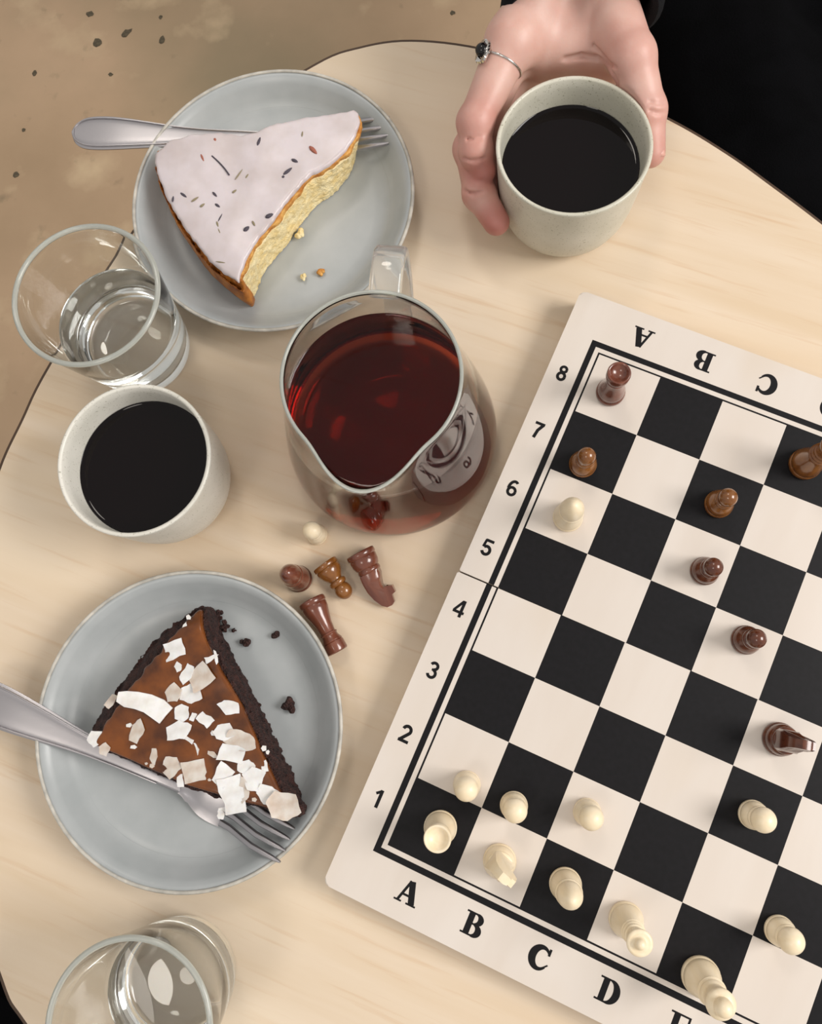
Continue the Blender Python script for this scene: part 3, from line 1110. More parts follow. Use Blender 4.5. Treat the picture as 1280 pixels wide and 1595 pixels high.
def above_plate(X, Y, Z, c, R):
    """positive below the upper surface of a plate: a slice rests on it, never in it"""
    k = R / .095
    rr_ = np.hypot(X[:, :, 0] - c[0], Y[:, :, 0] - c[1]) / k
    zp = np.interp(rr_, [0, .03, .066, .0725, .0775, .0820, .0870, .0905, .0930, .0952, .0953], [.0050, .0052, .0058, .0066, .0085, .0125, .0190, .0226, .0245, .0245, 0])
    return zp[:, :, None] + .0003 - Z


# --- white iced sponge slice
LZ = .037
back = px_poly([(240, 238), (268, 218), (300, 210), (345, 207), (372, 211), (400, 207), (420, 195), (440, 191), (470, 184), (505, 180), (540, 174), (552, 171)], LZ)
tipc = px_poly([(560, 178), (561, 192), (556, 212)], LZ)
front = px_poly([(541, 236), (520, 254), (500, 268), (487, 273), (474, 285), (460, 302), (445, 322), (430, 344), (412, 364), (398, 382), (386, 406), (377, 428), (373, 444)], LZ)
arcp = px_poly([(373, 444), (350, 428), (330, 412), (308, 388), (290, 362), (272, 334), (258, 308), (246, 278), (239, 252), (238, 238)], LZ)
sl = thing('cake_slice', 'slice of yellow cake with white icing and lavender on grey plate', 'cake', (0, 0, 0))
h = .0007
allp = back + tipc + front + arcp[1:-1]
xs_, ys_ = [p.x for p in allp], [p.y for p in allp]
lo = (min(xs_) - .006, min(ys_) - .006, Z0 - .002)
hi = (max(xs_) + .006, max(ys_) + .006, LZ + .006)
X, Y, Z = grid(lo, hi, h)
PD = poly_sdf(X[:, :, 0], Y[:, :, 0], allp)[:, :, None]
AD = line_dist(X[:, :, 0], Y[:, :, 0], arcp)[:, :, None]
n1 = vnoise(X, Y, Z, 150, 1)
n2 = vnoise(X, Y, Z, 420, 2)
n3 = vnoise(X, Y, Z, 900, 3)
TD = np.hypot(X[:, :, 0] - tipc[1].x, Y[:, :, 0] - tipc[1].y)[:, :, None]
# sponge, undercut below the thin tip
under = .011 * np.clip(1 - TD / .040, 0, 1) * np.clip((LZ - .004 - Z) / (LZ - Z0), 0, 1)
side = PD + under - .0004 + .0007 * n1 + .0006 * n2 + .0004 * n3
mid = (Z0 + LZ - .0045) / 2
half_h = (LZ - .0045 - Z0) / 2
sp = np.maximum(side, np.abs(Z - mid) - half_h)
ap = above_plate(X, Y, Z, (-.1400, .3105), .0960)
sp = np.maximum(np.maximum(sp, ap), -(AD - .0042))
sdf_obj('sponge', sp, lo, h, M['sponge'], sl)
cr = np.maximum(PD - .0007 - .0022 * np.clip(1 - np.abs(Z - .018) / .018, 0, 1) + .0005 * n1, np.abs(Z - (Z0 + LZ - .001) / 2) - (LZ - .001 - Z0) / 2)
lean = .0035 * np.clip((Z - (LZ - .012)) / .012, 0, 1) ** 2
cr = np.maximum(np.maximum(cr, ap), AD - .0046)
cr = np.maximum(cr, -(AD - lean + .0008 * n2 - .0002))
sdf_obj('crust', cr, lo, h, M['crust'], sl)
bk = np.maximum(PD - .0002 + .0009 * n1 + .0006 * n2, np.abs(Z - (LZ - .0030 + .0006 * n1)) - .0019)
bk = np.maximum(bk, -(AD - .0040))
sdf_obj('baked_top', bk, lo, h, M['bake'], sl)
i2 = PD + .0007 + .0007 * vnoise(X, Y, Z, 90, 5) + .0006 * vnoise(X, Y, Z, 260, 7)
zt = LZ + .0004 + .0005 * vnoise(X, Y, Z * 0, 55, 6) - .0022 * np.clip(1 - AD / .018, 0, 1) ** 2
rr = .0019
qx, qz = i2 + rr, np.abs(Z - (zt - .0004)) - (.0021 - rr)
ic = np.hypot(np.maximum(qx, 0), np.maximum(qz, 0)) + np.minimum(np.maximum(qx, qz), 0) - rr
sdf_obj('icing', ic.astype(np.float32), lo, h, M['icing'], sl)
LAVZ = LZ + .0029
LAV = [(585, 190, 55, 75, 'd', 14), (855, 232, 60, -48, 'r', 17), (763, 285, 38, -28, 'd', 13), (728, 338, 58, 42, 'd', 14), (706, 366, 16, 80, 'd', 12), (636, 560, 44, 27, 'd', 18),
       (522, 625, 36, 42, 'd', 17), (558, 598, 32, -62, 't', 8), (303, 272, 52, -66, 'r', 10), (366, 181, 20, -60, 'r', 12), (484, 354, 70, 58, 't', 6), (526, 362, 30, 60, 't', 8),
       (208, 456, 44, -38, 'd', 10), (265, 478, 46, 36, 't', 9), (302, 508, 30, 40, 't', 10), (364, 453, 36, -48, 'd', 9), (462, 438, 28, 40, 't', 9), (378, 509, 34, -38, 'd', 10),
       (391, 570, 48, 66, 'd', 6), (378, 603, 36, -72, 't', 8), (388, 640, 44, -66, 't', 6), (394, 789, 56, -10, 't', 5), (801, 152, 32, 86, 't', 6), (153, 473, 34, 85, 'd', 8)]
for zx, zy, ln, ang, c, wd in LAV:
    p = P(220 + zx * .3125, 160 + zy * .3125, LAVZ)
    s = .3125 / 27.0 * .01
    Lh, W = ln * s / 2 * 1.1, wd * s / 2 * 1.5
    zd = .0022 * max(0, 1 - min((p - q).length for q in arcp) / .018) ** 2
    pr = [(-1, .15), (-.85, .55), (-.4, 1.0), (.2, .95), (.7, .6), (1, .15)]
    bm = bmesh.new()
    rings = []
    for f, ww in pr:
        rings.append([bm.verts.new((f * Lh, W * ww * math.cos(a * math.pi / 3), W * .8 * ww * math.sin(a * math.pi / 3))) for a in range(6)])
    for A, B in zip(rings[:-1], rings[1:]):
        for k in range(6):
            bm.faces.new((A[k], A[(k + 1) % 6], B[(k + 1) % 6], B[k]))
    bm.faces.new(rings[0])
    bm.faces.new(rings[-1])
    o = bobj('lavender_bud' if c != 't' else 'lavender_stem', bm, M[{'d': 'lav_dark', 'r': 'lav_red', 't': 'lav_tan'}[c]], sl, True)
    o.location = (p.x, p.y, LAVZ - .0008 - zd)
    o.rotation_euler = (0, 0, math.radians(ang))
# the one long curved sprig
pth = catmull([P(220 + x * .3125, 160 + y * .3125, LAVZ - .0006) for x, y in [(352, 265), (385, 295), (415, 328), (438, 360)]], 5)
sweep('lavender_stem', pth, M['lav_dark'], sl, circle_sec(.0005, 6))


def crumb(name, label, px, py, z, r, mat, seed, group, parts=5):
    c = P(px, py, z)
    hh = r / 7
    lo_ = (-r * 1.9, -r * 1.9, -r * 1.2)
    X, Y, Z = grid(lo_, (r * 1.9, r * 1.9, r * 1.2), hh)
    rng = random.Random(seed)
    d = None
    for k in range(parts):
        a = rng.uniform(0, 6.28)
        q = rng.uniform(.1, .9) * r
        e = np.sqrt((X - q * math.cos(a)) ** 2 + (Y - q * math.sin(a)) ** 2 + (Z - rng.uniform(-.2, .2) * r) ** 2) - r * rng.uniform(.35, .6)
        d = e if d is None else smin(d, e, r * .15)
    d = d + .14 * r * vnoise(X, Y, Z, 2.6 / r, seed)
    o = sdf_obj(name, d, lo_, hh, mat)
    zmin = min(v.co.z for v in o.data.vertices)
    o.location = (c.x, c.y, z - zmin)
    return tag(o, label, 'crumb', group)


crumb('cake_crumb', 'pale sponge crumb clinging beside the iced cake slice cut', 470, 366, Z0, .0038, M['sponge'], 3, 'pale crumbs on the upper plate', 6)
crumb('cake_crumb', 'left one of two pale crumbs on the upper plate', 472, 433, Z0, .0030, M['sponge'], 4, 'pale crumbs on the upper plate')
crumb('cake_crumb', 'right one of two pale crumbs on the upper plate', 501, 424, Z0, .0027, M['bake'], 5, 'pale crumbs on the upper plate')

# --- chocolate slice with caramel and coconut
CZ = .0375
cs = thing('cake_slice', 'chocolate cake slice with caramel glaze and coconut flakes', 'cake', (0, 0, 0))
arcp = px_poly([(126, 1146), (138, 1124), (150, 1104), (168, 1080), (184, 1056), (205, 1030), (226, 1004), (250, 980), (280, 960), (306, 944)], CZ)
cutr = px_poly([(311, 950), (317, 975), (324, 997), (334, 1016), (345, 1037), (356, 1058), (367, 1079), (379, 1100), (390, 1122), (400, 1146), (412, 1172), (424, 1198), (438, 1228), (452, 1252), (464, 1268)], CZ)
cutb = px_poly([(455, 1274), (430, 1266), (400, 1257), (370, 1250), (330, 1238), (290, 1225), (250, 1208), (210, 1190), (170, 1172), (140, 1160)], CZ)
allp = arcp + cutr + cutb
xs_, ys_ = [p.x for p in allp], [p.y for p in allp]
lo = (min(xs_) - .008, min(ys_) - .008, Z0 - .002)
hi = (max(xs_) + .008, max(ys_) + .008, CZ + .006)
X, Y, Z = grid(lo, hi, h)
PD = poly_sdf(X[:, :, 0], Y[:, :, 0], allp)[:, :, None]
AD = line_dist(X[:, :, 0], Y[:, :, 0], arcp)[:, :, None]
n1 = vnoise(X, Y, Z, 150, 11)
n2 = vnoise(X, Y, Z, 330, 12)
n3 = vnoise(X, Y, Z, 700, 13)
dome = .010 * np.clip(1 - AD / .016, 0, 1) ** 2
zt = CZ - .0022 - dome
cut_out = .0010 * np.clip((zt - Z) / .02, 0, 1) + .0006
body = np.maximum(PD - cut_out + .0010 * n1 + .0011 * n2 + .0008 * n3, np.maximum(Z - zt - .0010 * n2 - .0008 * n1, Z0 - Z))
body = np.maximum(body, above_plate(X, Y, Z, (-.1752, -.0346), .0940))
sdf_obj('chocolate_sponge', body, lo, h, M['choc'], cs)
n4 = vnoise(X, Y, Z * 0, 60, 14)
n5 = vnoise(X, Y, Z * 0, 240, 15)
apex = np.hypot(X[:, :, 0] - arcp[-1].x, Y[:, :, 0] - arcp[-1].y)[:, :, None]
inset = np.maximum(PD + .0010 + .0005 * n4, .0092 * np.clip(apex / .035, .3, 1) - AD + .0016 * n4 + .0012 * n5)
ztc = CZ + .0004 - dome * .8 + .0006 * n4
rr = .0014
qx, qz = inset + rr, np.abs(Z - (ztc - .0018)) - (.0028 - rr)
cm = np.hypot(np.maximum(qx, 0), np.maximum(qz, 0)) + np.minimum(np.maximum(qx, qz), 0) - rr
sdf_obj('caramel_glaze', cm.astype(np.float32), lo, h, M['caramel'], cs)

# coconut flakes: zoom-frame centre, width, height, angle, number of corners, thin?
FL = [(620, 325, 66, 70, 20, 4, 0), (632, 388, 30, 34, 10, 5, 0), (664, 412, 42, 66, -20, 5, 0), (715, 425, 84, 84, 35, 4, 1), (748, 357, 56, 28, 25, 3, 0), (767, 350, 8, 46, 15, 4, 0),
      (614, 478, 58, 62, 5, 5, 1), (678, 482, 78, 66, -10, 6, 0), (396, 505, 22, 54, -35, 4, 1), (648, 552, 54, 56, 10, 6, 0), (633, 614, 86, 58, 25, 5, 0),
      (686, 564, 16, 32, -20, 4, 0), (731, 575, 56, 38, -35, 4, 0), (815, 530, 86, 44, -15, 5, 0), (798, 618, 66, 54, 10, 7, 0), (858, 650, 108, 64, -12, 7, 1), (757, 622, 17, 16, 0, 5, 0),
      (830, 696, 88, 60, -5, 4, 0), (487, 620, 46, 82, -12, 5, 1), (338, 640, 54, 52, 30, 5, 0), (372, 680, 40, 46, -20, 5, 1), (458, 594, 20, 14, 15, 5, 0), (476, 671, 24, 13, 0, 5, 0),
      (546, 708, 28, 56, 0, 6, 1), (611, 740, 64, 68, -5, 5, 1), (690, 752, 76, 78, 10, 4, 1), (664, 650, 42, 26, -20, 4, 0), (693, 682, 30, 46, 15, 5, 0), (757, 698, 42, 20, -25, 5, 1),
      (792, 769, 58, 66, -30, 4, 0), (876, 744, 62, 46, 15, 6, 0), (902, 784, 76, 80, 20, 5, 0), (826, 838, 84, 120, 18, 4, 0), (868, 822, 34, 82, 10, 5, 1), (956, 842, 78, 58, -25, 6, 0),
      (1014, 880, 112, 84, -25, 6, 1), (941, 742, 20, 40, 15, 4, 0), (938, 676, 18, 20, 0, 5, 0), (642, 792, 26, 38, 10, 4, 0), (655, 246, 15, 34, -25, 5, 0), (671, 209, 16, 20, 20, 5, 0),
      (786, 912, 24, 28, 10, 6, 0), (826, 889, 100, 14, 10, 4, 0), (905, 858, 16, 14, 0, 5, 1), (540, 738, 18, 14, 0, 5, 1), (520, 730, 10, 9, 0, 5, 1), (745, 788, 12, 10, 0, 5, 1), (775, 803, 14, 10, 30, 5, 1), (952, 690, 12, 14, 0, 5, 0)]
rng = random.Random(21)
FS = .4375


def flake(poly, z, th, bend, axis_ang, tilt, mat, loc):
    """thin curved chip: subdivided polygon lifted along a cylinder"""
    bm = bmesh.new()
    vv = [bm.verts.new((x, y, 0)) for x, y in poly]
    f = bm.faces.new(vv)
    bmesh.ops.triangulate(bm, faces=[f])
    bmesh.ops.subdivide_edges(bm, edges=bm.edges[:], cuts=1 if len(poly) > 8 else 2, use_grid_fill=True)
    bmesh.ops.triangulate(bm, faces=bm.faces[:])
    r = bmesh.ops.extrude_face_region(bm, geom=bm.faces[:])
    for v in [g for g in r['geom'] if isinstance(g, bmesh.types.BMVert)]:
        v.co.z += th
    ca, sa = math.cos(axis_ang), math.sin(axis_ang)
    for v in bm.verts:
        s = -sa * v.co.x + ca * v.co.y
        v.co.z += bend * s * s + tilt[0] * v.co.x + tilt[1] * v.co.y
    zm = min(v.co.z for v in bm.verts)
    for v in bm.verts:
        v.co.z -= zm
    o = bobj('coconut_flake', bm, mat, cs, True, 30)
    o.location = (loc.x, loc.y, z)
    return o


for zx, zy, w, hgt, ang, nc, thin in FL:
    px, py = zx * FS, 870 + zy * FS
    zf = CZ + .0008
    near = P(px, py, CZ)
    ad = min((near - q).length for q in arcp)
    zf -= .009 * max(0, 1 - ad / .016) ** 2
    loc = P(px, py, zf + .001)
    s = FS / 27.5 * .01 / 2 * 1.1
    pts = []
    a0 = math.pi / 4 if nc == 4 else rng.uniform(0, 6.28)
    for k in range(nc):
        t = a0 + 2 * math.pi * k / nc + rng.uniform(-.22, .22)
        rad = rng.uniform(.86, 1.12) * (1.34 if nc == 4 else 1.1)
        x, y = w * s * math.cos(t) * rad, hgt * s * math.sin(t) * rad
        a = math.radians(ang)
        pts.append((x * math.cos(a) - y * math.sin(a), x * math.sin(a) + y * math.cos(a)))
    big = max(w, hgt)
    if big > 26:
        rough = []
        for k, (x, y) in enumerate(pts):
            x2, y2 = pts[(k + 1) % nc]
            e = math.hypot(x2 - x, y2 - y)
            rough.append((x, y))
            for f in (.35, .7):
                j = rng.uniform(-.05, .07) * e
                rough.append((x + (x2 - x) * f + (y2 - y) / e * j, y + (y2 - y) * f - (x2 - x) / e * j))
        pts = rough
    flake(pts, zf, .0006 if big > 30 else .0009, rng.uniform(10, 34) if big > 40 else 6, rng.uniform(0, 3.1), (rng.uniform(-.12, .12), rng.uniform(-.12, .12)), M['coconut_thin'] if thin else M['coconut'], loc)
# the long curled strip
ctr = [(418, 492), (446, 500), (485, 505), (525, 516), (560, 535), (590, 560)]
wid = [36, 58, 62, 68, 76, 72]
top, bot = [], []
cc = P(505 * FS, 870 + 515 * FS, CZ)
for i, ((x, y), w) in enumerate(zip(ctr, wid)):
    a, b = ctr[max(i - 1, 0)], ctr[min(i + 1, 5)]
    tx, ty = b[0] - a[0], b[1] - a[1]
    l = math.hypot(tx, ty)
    for lst, sg in ((top, -1), (bot, 1)):
        q = P((x - ty / l * w / 2 * -sg) * FS, 870 + (y + tx / l * w / 2 * -sg) * FS, CZ + .003)
        lst.append((q.x - cc.x, q.y - cc.y))
flake(top + bot[::-1], CZ + .0010, .0011, -26, math.radians(-25), (0, 0), M['coconut'], cc)

GC = 'chocolate crumbs on the lower plate'
for px, py, r, sd, lb in [(431, 990, .0030, 31, 'small dark chocolate crumb, rightmost of those near the plate top'), (383, 1000, .0032, 32, 'dark chocolate crumb between the cake tip and the right crumb'),
                          (366, 981, .0017, 33, 'tiny dark crumb just above the middle crumb'), (453, 1098, .0046, 34, 'largest dark crumb alone on the right of the lower plate'),
                          (352, 976, .0030, 35, 'dark crumb nearest to the top corner of chocolate cake'), (344, 958, .0024, 36, 'topmost dark crumb right of the chocolate cake corner')]:
    crumb('cake_crumb', lb, px, py, Z0, r, M['choc'], sd, GC, 7)

# ------------------------------------------------------------------ person with hand on the cup
person = thing('person', 'person in black clothes holding the grey cup, silver ring on finger', 'person', (.08, .62, FLOOR_Z))
PO = Vector((.08, .62, FLOOR_Z))


def make_skin():
    m, nt, b = new_mat('skin')
    at = nt.nodes.new('ShaderNodeAttribute')
    at.attribute_name = 'blush'
    mx = nt.nodes.new('ShaderNodeMix')
    mx.data_type = 'RGBA'
    mx.inputs['A'].default_value = lin('#d7b1a4')
    mx.inputs['B'].default_value = lin('#b3645a')
    nt.links.new(at.outputs['Fac'], mx.inputs['Factor'])
    nz = nt.nodes.new('ShaderNodeTexNoise')
    nz.inputs['Scale'].default_value = 70
    nz.inputs['Detail'].default_value = 5
    tc = nt.nodes.new('ShaderNodeTexCoord')
    nt.links.new(tc.outputs['Object'], nz.inputs['Vector'])
    m2 = nt.nodes.new('ShaderNodeMix')
    m2.data_type = 'RGBA'
    m2.blend_type = 'MULTIPLY'
    mr = nt.nodes.new('ShaderNodeMapRange')
    mr.inputs['From Min'].default_value = .35
    mr.inputs['From Max'].default_value = .7
    mr.inputs['To Max'].default_value = .55
    nt.links.new(nz.outputs['Fac'], mr.inputs['Value'])
    nt.links.new(mr.outputs['Result'], m2.inputs['Factor'])
    nt.links.new(mx.outputs['Result'], m2.inputs['A'])
    m2.inputs['B'].default_value = (.90, .72, .68, 1)
    nt.links.new(m2.outputs['Result'], b.inputs['Base Color'])
    b.inputs['Roughness'].default_value = .45
    b.inputs['Subsurface Weight'].default_value = .2
    b.inputs['Subsurface Radius'].default_value = (1.0, .35, .2)
    b.inputs['Subsurface Scale'].default_value = .004
    bump(nt, b, 600, .12, .0006)
    return m


M['skin'] = make_skin()
h = .0011
lo, hi = (-.035, .245, .002), (.140, .455, .120)
X, Y, Z = grid(lo, hi, h)
J = {
    'index': [(797, 64, .076, .0140), (740, 190, .064, .0106), (741, 236, .056, .0098), (752, 266, .049, .0082)],
    'middle': [(800, 72, .056, .0140), (734, 232, .045, .0108), (746, 302, .039, .0098), (773, 346, .036, .0084)],
    'ring': [(812, 84, .036, .0130), (742, 250, .027, .0102), (772, 308, .023, .0092), (802, 330, .022, .0078)],
    'pinky': [(830, 92, .020, .0110), (765, 240, .0155, .0086), (800, 300, .014, .0078), (836, 330, .013, .0068)],
    'thumb': [(945, 6, .076, .0180), (984, 88, .076, .0135), (1007, 172, .062, .0112), (1013, 238, .050, .0090)],
}
JW = {k: [(P(x, y, z), r) for x, y, z, r in v] for k, v in J.items()}
W1, W2 = Vector((.047, .432, .080)), Vector((.066, .432, .082))
E1, E2 = Vector((.055, .62, .125)), Vector((.085, .62, .125))
d = smin(cone_sdf(X, Y, Z, W1, E1, .020, .029), cone_sdf(X, Y, Z, W2, E2, .020, .029), .012)
# palm: metacarpals fanning from the wrist
palm = None
for f, wz in (('index', .080), ('middle', .072), ('ring', .064), ('pinky', .058)):
    mcp, r = JW[f][0]
    st = Vector((.044, .425, wz))
    c = cone_sdf(X, Y, Z, st, mcp, .0165, r + .0012)
    palm = c if palm is None else smin(palm, c, .012)
cmc, r0 = JW['thumb'][0]
palm = smin(palm, cone_sdf(X, Y, Z, Vector((.062, .428, .076)), cmc, .018, r0), .012)
# web between thumb and index, behind the cup
web = cone_sdf(X, Y, Z, P(850, 66, .062), P(955, 74, .060), .0165, .0165)
palm = smin(palm, web, .016)
palm = smin(palm, cone_sdf(X, Y, Z, P(860, 88, .042), P(955, 90, .044), .015, .015), .016)
d = smin(d, palm, .014)
for f in ('index', 'middle', 'ring', 'pinky', 'thumb'):
    pts = JW[f]
    fd = None
    for (a, ra), (b, rb) in zip(pts[:-1], pts[1:]):
        c = cone_sdf(X, Y, Z, a, b, ra, rb)
        fd = c if fd is None else smin(fd, c, .004)
    for (a, ra) in pts[1:-1]:                                   # knuckle swelling
        kb = np.sqrt((X - a.x) ** 2 + (Y - a.y) ** 2 + (Z - a.z) ** 2) - ra * 1.03
        fd = smin(fd, kb, .003)
    # fingers blend with the palm only near their knuckle, and barely with one another
    mcp = pts[0][0] if f != 'thumb' else pts[1][0]
    kk = .0006 + .0114 * np.clip(1 - (np.sqrt((X - mcp.x) ** 2 + (Y - mcp.y) ** 2 + (Z - mcp.z) ** 2) - .012) / .022, 0, 1)
    d = smin(d, fd, kk)
# the hand closes against the cup
R_at = np.interp(Z[0, 0, :], [0, .004, .010, .018, .028, .04, .054, .072], [.033, .0365, .0400, .0424, .0437, .0445, .0452, .0464])[None, None, :]
cupd = np.hypot(X - CUP2[0], Y - CUP2[1]) - R_at - .0003
d = np.where(Z < .076, np.maximum(d, -cupd), d)


def on_skin(px, py):
    for z in np.arange(.118, .02, -.0008):
        q = P(px, py, float(z))
        i, j, k = int((q.x - lo[0]) / h), int((q.y - lo[1]) / h), int((q.z - lo[2]) / h)
        if 0 <= i < d.shape[0] and 0 <= j < d.shape[1] and 0 <= k < d.shape[2] and d[i, j, k] < 0:
            return q
    return None


# creases where the skin folds: the web of the thumb, finger joints
CREASES = [([(880, 92), (905, 86), (930, 90), (950, 106), (962, 126)], .0016), ([(925, 70), (940, 88), (958, 104)], .0010),
           ([(712, 213), (730, 217), (748, 214)], .0005), ([(722, 246), (738, 250), (754, 246)], .0007), ([(1012, 158), (1024, 161), (1036, 160)], .0008), ([(1012, 172), (1024, 176), (1036, 175)], .0009),
           ([(722, 296), (738, 302), (754, 298)], .0008)]
for pix, rad in CREASES:
    q = [on_skin(*p) for p in pix]
    q = [p for p in q if p is not None]
    for a, b in zip(q[:-1], q[1:]):
        if (a - b).length < .03:
            d = -smin(-d, cone_sdf(X, Y, Z, a, b, rad, rad), .0016)
hand = sdf_obj('body', d.astype(np.float32), lo, h, M['skin'], person)
hand.location = -PO
me = hand.data
co = np.empty(len(me.vertices) * 3, np.float32)
me.vertices.foreach_get('co', co)
co = co.reshape(-1, 3)
bl = np.zeros(len(co))
for f, pts in JW.items():
    for i, (a, ra) in enumerate(pts):
        if i == 0:
            continue
        dist = np.linalg.norm(co - np.array(a), axis=1)
        s = {1: .016, 2: .014, 3: .015}[i]
        bl = np.maximum(bl, ({1: .65, 2: .7, 3: 1.0}[i] if f != 'thumb' else .5) * np.exp(-(dist / s) ** 2))
wv = P(945, 112, .05)
bl = np.maximum(bl, .6 * np.exp(-(np.linalg.norm(co - np.array(wv), axis=1) / .013) ** 2))
at = me.attributes.new('blush', 'FLOAT', 'POINT')
at.data.foreach_set('value', bl.astype(np.float32))
sm = hand.modifiers.new('smooth', 'SMOOTH')
sm.factor = .5
sm.iterations = 2


def local(pts):
    return [Vector(p) - PO for p in pts]


# thumb nail and middle finger nail
def nail(center, nrm, along, L, W):
    nrm, along = Vector(nrm).normalized(), Vector(along).normalized()
    sd = nrm.cross(along).normalized()
    along = sd.cross(nrm).normalized()
    bm = bmesh.new()
    rows = []
    for i in range(7):
        u = -1 + 2 * i / 6
        row = []
        for k in range(7):
            v = -1 + 2 * k / 6
            wv_ = W * (1 - .35 * max(0, u) ** 3)
            row.append(bm.verts.new(Vector(center) + along * (u * L) + sd * (v * wv_) - nrm * (v * v * W * .45) - PO))
        rows.append(row)
    for i in range(6):
        for k in range(6):
            bm.faces.new((rows[i][k], rows[i][k + 1], rows[i + 1][k + 1], rows[i + 1][k]))
    o = bobj('fingernail', bm, M['nail'], person, True)
    so = o.modifiers.new('thick', 'SOLIDIFY')
    so.thickness = .0006
    return o


M['nail'] = simple('fingernail', lin('#d9a597'), .25, sss=.1)
a, ra = JW['thumb'][3]
dv = (JW['thumb'][3][0] - JW['thumb'][2][0]).normalized()
nr = Vector((.75, -.1, .65)).normalized()
nail(a + nr * (ra * .98) - dv * .001, nr, dv, .0055, .0046)

# silver ring on the index finger with a dark stone
a, b = JW['index'][0][0], JW['index'][1][0]
rc = a + (b - a) * .30
ra_ = .0140 + (.0106 - .0140) * .30
ax = (b - a).normalized()
ringp = bpy.data.objects.new('ring', None)
link(ringp, person)
ringp.location = rc - PO
qr = ax.to_track_quat('Z', 'Y')
u_ = qr @ Vector((1, 0, 0))
v_ = qr @ Vector((0, 1, 0))
RR = ra_ + .0002
loop = [u_ * (RR * math.cos(t)) + v_ * (RR * math.sin(t)) for t in [2 * math.pi * k / 36 for k in range(36)]]
sweep('ring_band', loop, M['silver'], ringp, circle_sec(.0009, 8, .0008), up=ax, closed=True)
od = Vector((-.80, .05, .62))
od = (od - ax * od.dot(ax)).normalized()
for k in range(3):
    tw = [od * (RR + .0012 + .0006 * math.sin(3 * t)) + ax * (.0066 * math.cos(t + .3 * k)) + ax.cross(od) * ((.0042 + .0014 * k) * math.sin(t)) for t in [2 * math.pi * j / 30 for j in range(30)]]
    sweep('ring_setting', tw, M['silver'], ringp, circle_sec(.0011, 6), up=od, closed=True)
bm = bmesh.new()
bmesh.ops.create_uvsphere(bm, u_segments=16, v_segments=10, radius=.0042)
st = bobj('ring_stone', bm, M['onyx'], ringp, True)
st.location = od * (RR + .0024) - ax * .0002
st.scale = (1, 1, .9)

# clothes: sleeve with cuff, jumper torso, thighs of trousers
h = .0075
lo, hi = (-.40, .385, -.30), (.62, 1.05, .62)
X, Y, Z = grid(lo, hi, h)
nf = vnoise(X, Y, Z, 14, 40)
nf2 = vnoise(X, Y, Z, 34, 41)
fold = .006 * nf + .0025 * nf2
SH_R, EL_R = Vector((-.05, .90, .40)), Vector((.02, .74, .135))
SH_L, EL_L = Vector((.36, .90, .40)), Vector((.46, .74, .08))
CUFF = Vector((.060, .406, .080))
sw = cone_sdf(X, Y, Z, EL_R, SH_R, .050, .062)
fore = cone_sdf(X, Y, Z, CUFF, EL_R, .047, .052)
sw = smin(sw, fore, .03)
tor = smin(cone_sdf(X, Y, Z, Vector((.16, .88, -.12)), Vector((.16, .90, .34)), .135, .125), cone_sdf(X, Y, Z, Vector((.05, .90, .36)), Vector((.27, .90, .36)), .085, .085), .06)
tor = smin(tor, cone_sdf(X, Y, Z, Vector((.16, .90, .40)), Vector((.16, .89, .50)), .062, .055), .04)
sw = smin(sw, tor, .05)
sw = smin(sw, cone_sdf(X, Y, Z, SH_L, EL_L, .062, .050), .03)
sw = smin(sw, cone_sdf(X, Y, Z, EL_L, Vector((.34, .62, -.03)), .050, .036), .03)
sw = sw + fold
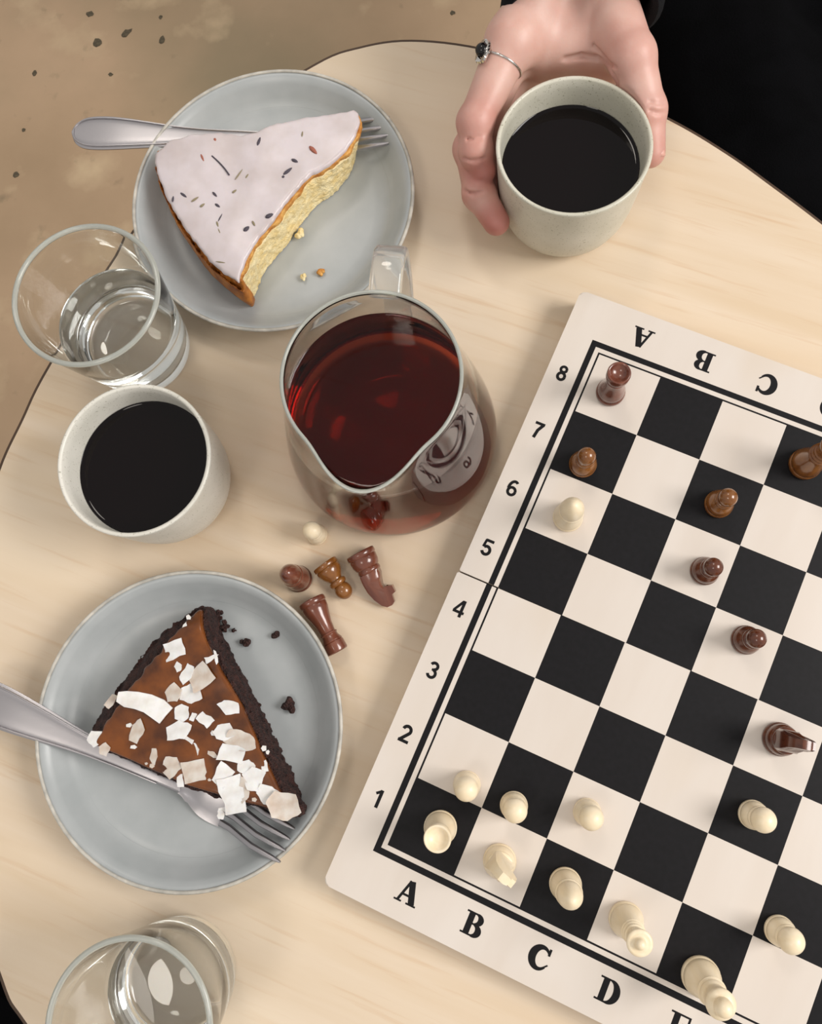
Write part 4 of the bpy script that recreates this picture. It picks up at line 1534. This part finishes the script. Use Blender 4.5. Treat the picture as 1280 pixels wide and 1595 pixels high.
# cut the cuff open so that the wrist comes out of it
ins = smin(cone_sdf(X, Y, Z, W1 - Vector((.002, .03, 0)), E1, .0255, .031), cone_sdf(X, Y, Z, W2 - Vector((-.004, .03, 0)), E2, .0255, .031), .012)
ins = np.maximum(ins, Y - .435)
sw = np.maximum(sw, -ins)
sw = np.maximum(sw, .402 - Y)
jump = sdf_obj('jumper', sw.astype(np.float32), lo, h, M['black_cloth'], person)
jump.location = -PO
ring_pts = []
for k in range(40):
    t = 2 * math.pi * k / 40
    ring_pts.append(Vector((.060 + .0445 * math.cos(t), .4000 - .004 * math.cos(2 * t), .080 + .036 * math.sin(t))) - PO)
sweep('cuff', ring_pts, M['cuff_cloth'], person, circle_sec(.0045, 8, .008), up=Vector((0, 1, 0)), closed=True)
h = .008
lo, hi = (-.25, .20, -.68), (.66, 1.08, .02)
X, Y, Z = grid(lo, hi, h)
nf = vnoise(X, Y, Z, 12, 50)
nf2 = vnoise(X, Y, Z, 30, 51)
tr = smin(cone_sdf(X, Y, Z, Vector((.13, .86, -.20)), Vector((.235, .40, -.150)), .095, .078), cone_sdf(X, Y, Z, Vector((.26, .86, -.20)), Vector((.40, .36, -.150)), .095, .078), .03)
tr = smin(tr, cone_sdf(X, Y, Z, Vector((.235, .40, -.150)), Vector((.235, .50, -.62)), .074, .052), .03)
tr = smin(tr, cone_sdf(X, Y, Z, Vector((.40, .36, -.150)), Vector((.42, .46, -.62)), .074, .052), .03)
tr = smin(tr, cone_sdf(X, Y, Z, Vector((.12, .90, -.18)), Vector((.27, .90, -.18)), .12, .12), .05)
tr = tr + .006 * nf + .003 * nf2
tro = sdf_obj('trousers', tr.astype(np.float32), lo, h, M['black_cloth'], person)
tro.location = -PO

# ------------------------------------------------------------------ unidentified black shape at the lower left, built as a stool
sp_ = P(-30, 1640, -.28)
stool = thing('stool', 'unidentified black shape below the table edge, built as a stool', 'stool', (sp_.x - .06, sp_.y - .09, FLOOR_Z))
lathe('seat', [(0, .40), (.15, .40), (.165, .41), (.168, .43), (.16, .447), (.14, .452), (0, .452)], M['black_cloth'], stool, 48)
for k in range(4):
    t = math.pi / 4 + k * math.pi / 2
    pth = [Vector((.11 * math.cos(t), .11 * math.sin(t), .40)), Vector((.15 * math.cos(t), .15 * math.sin(t), .0))]
    sweep('leg', pth, M['steel_black'], stool, circle_sec(.011, 10), up=Vector((math.sin(t), -math.cos(t), 0)))
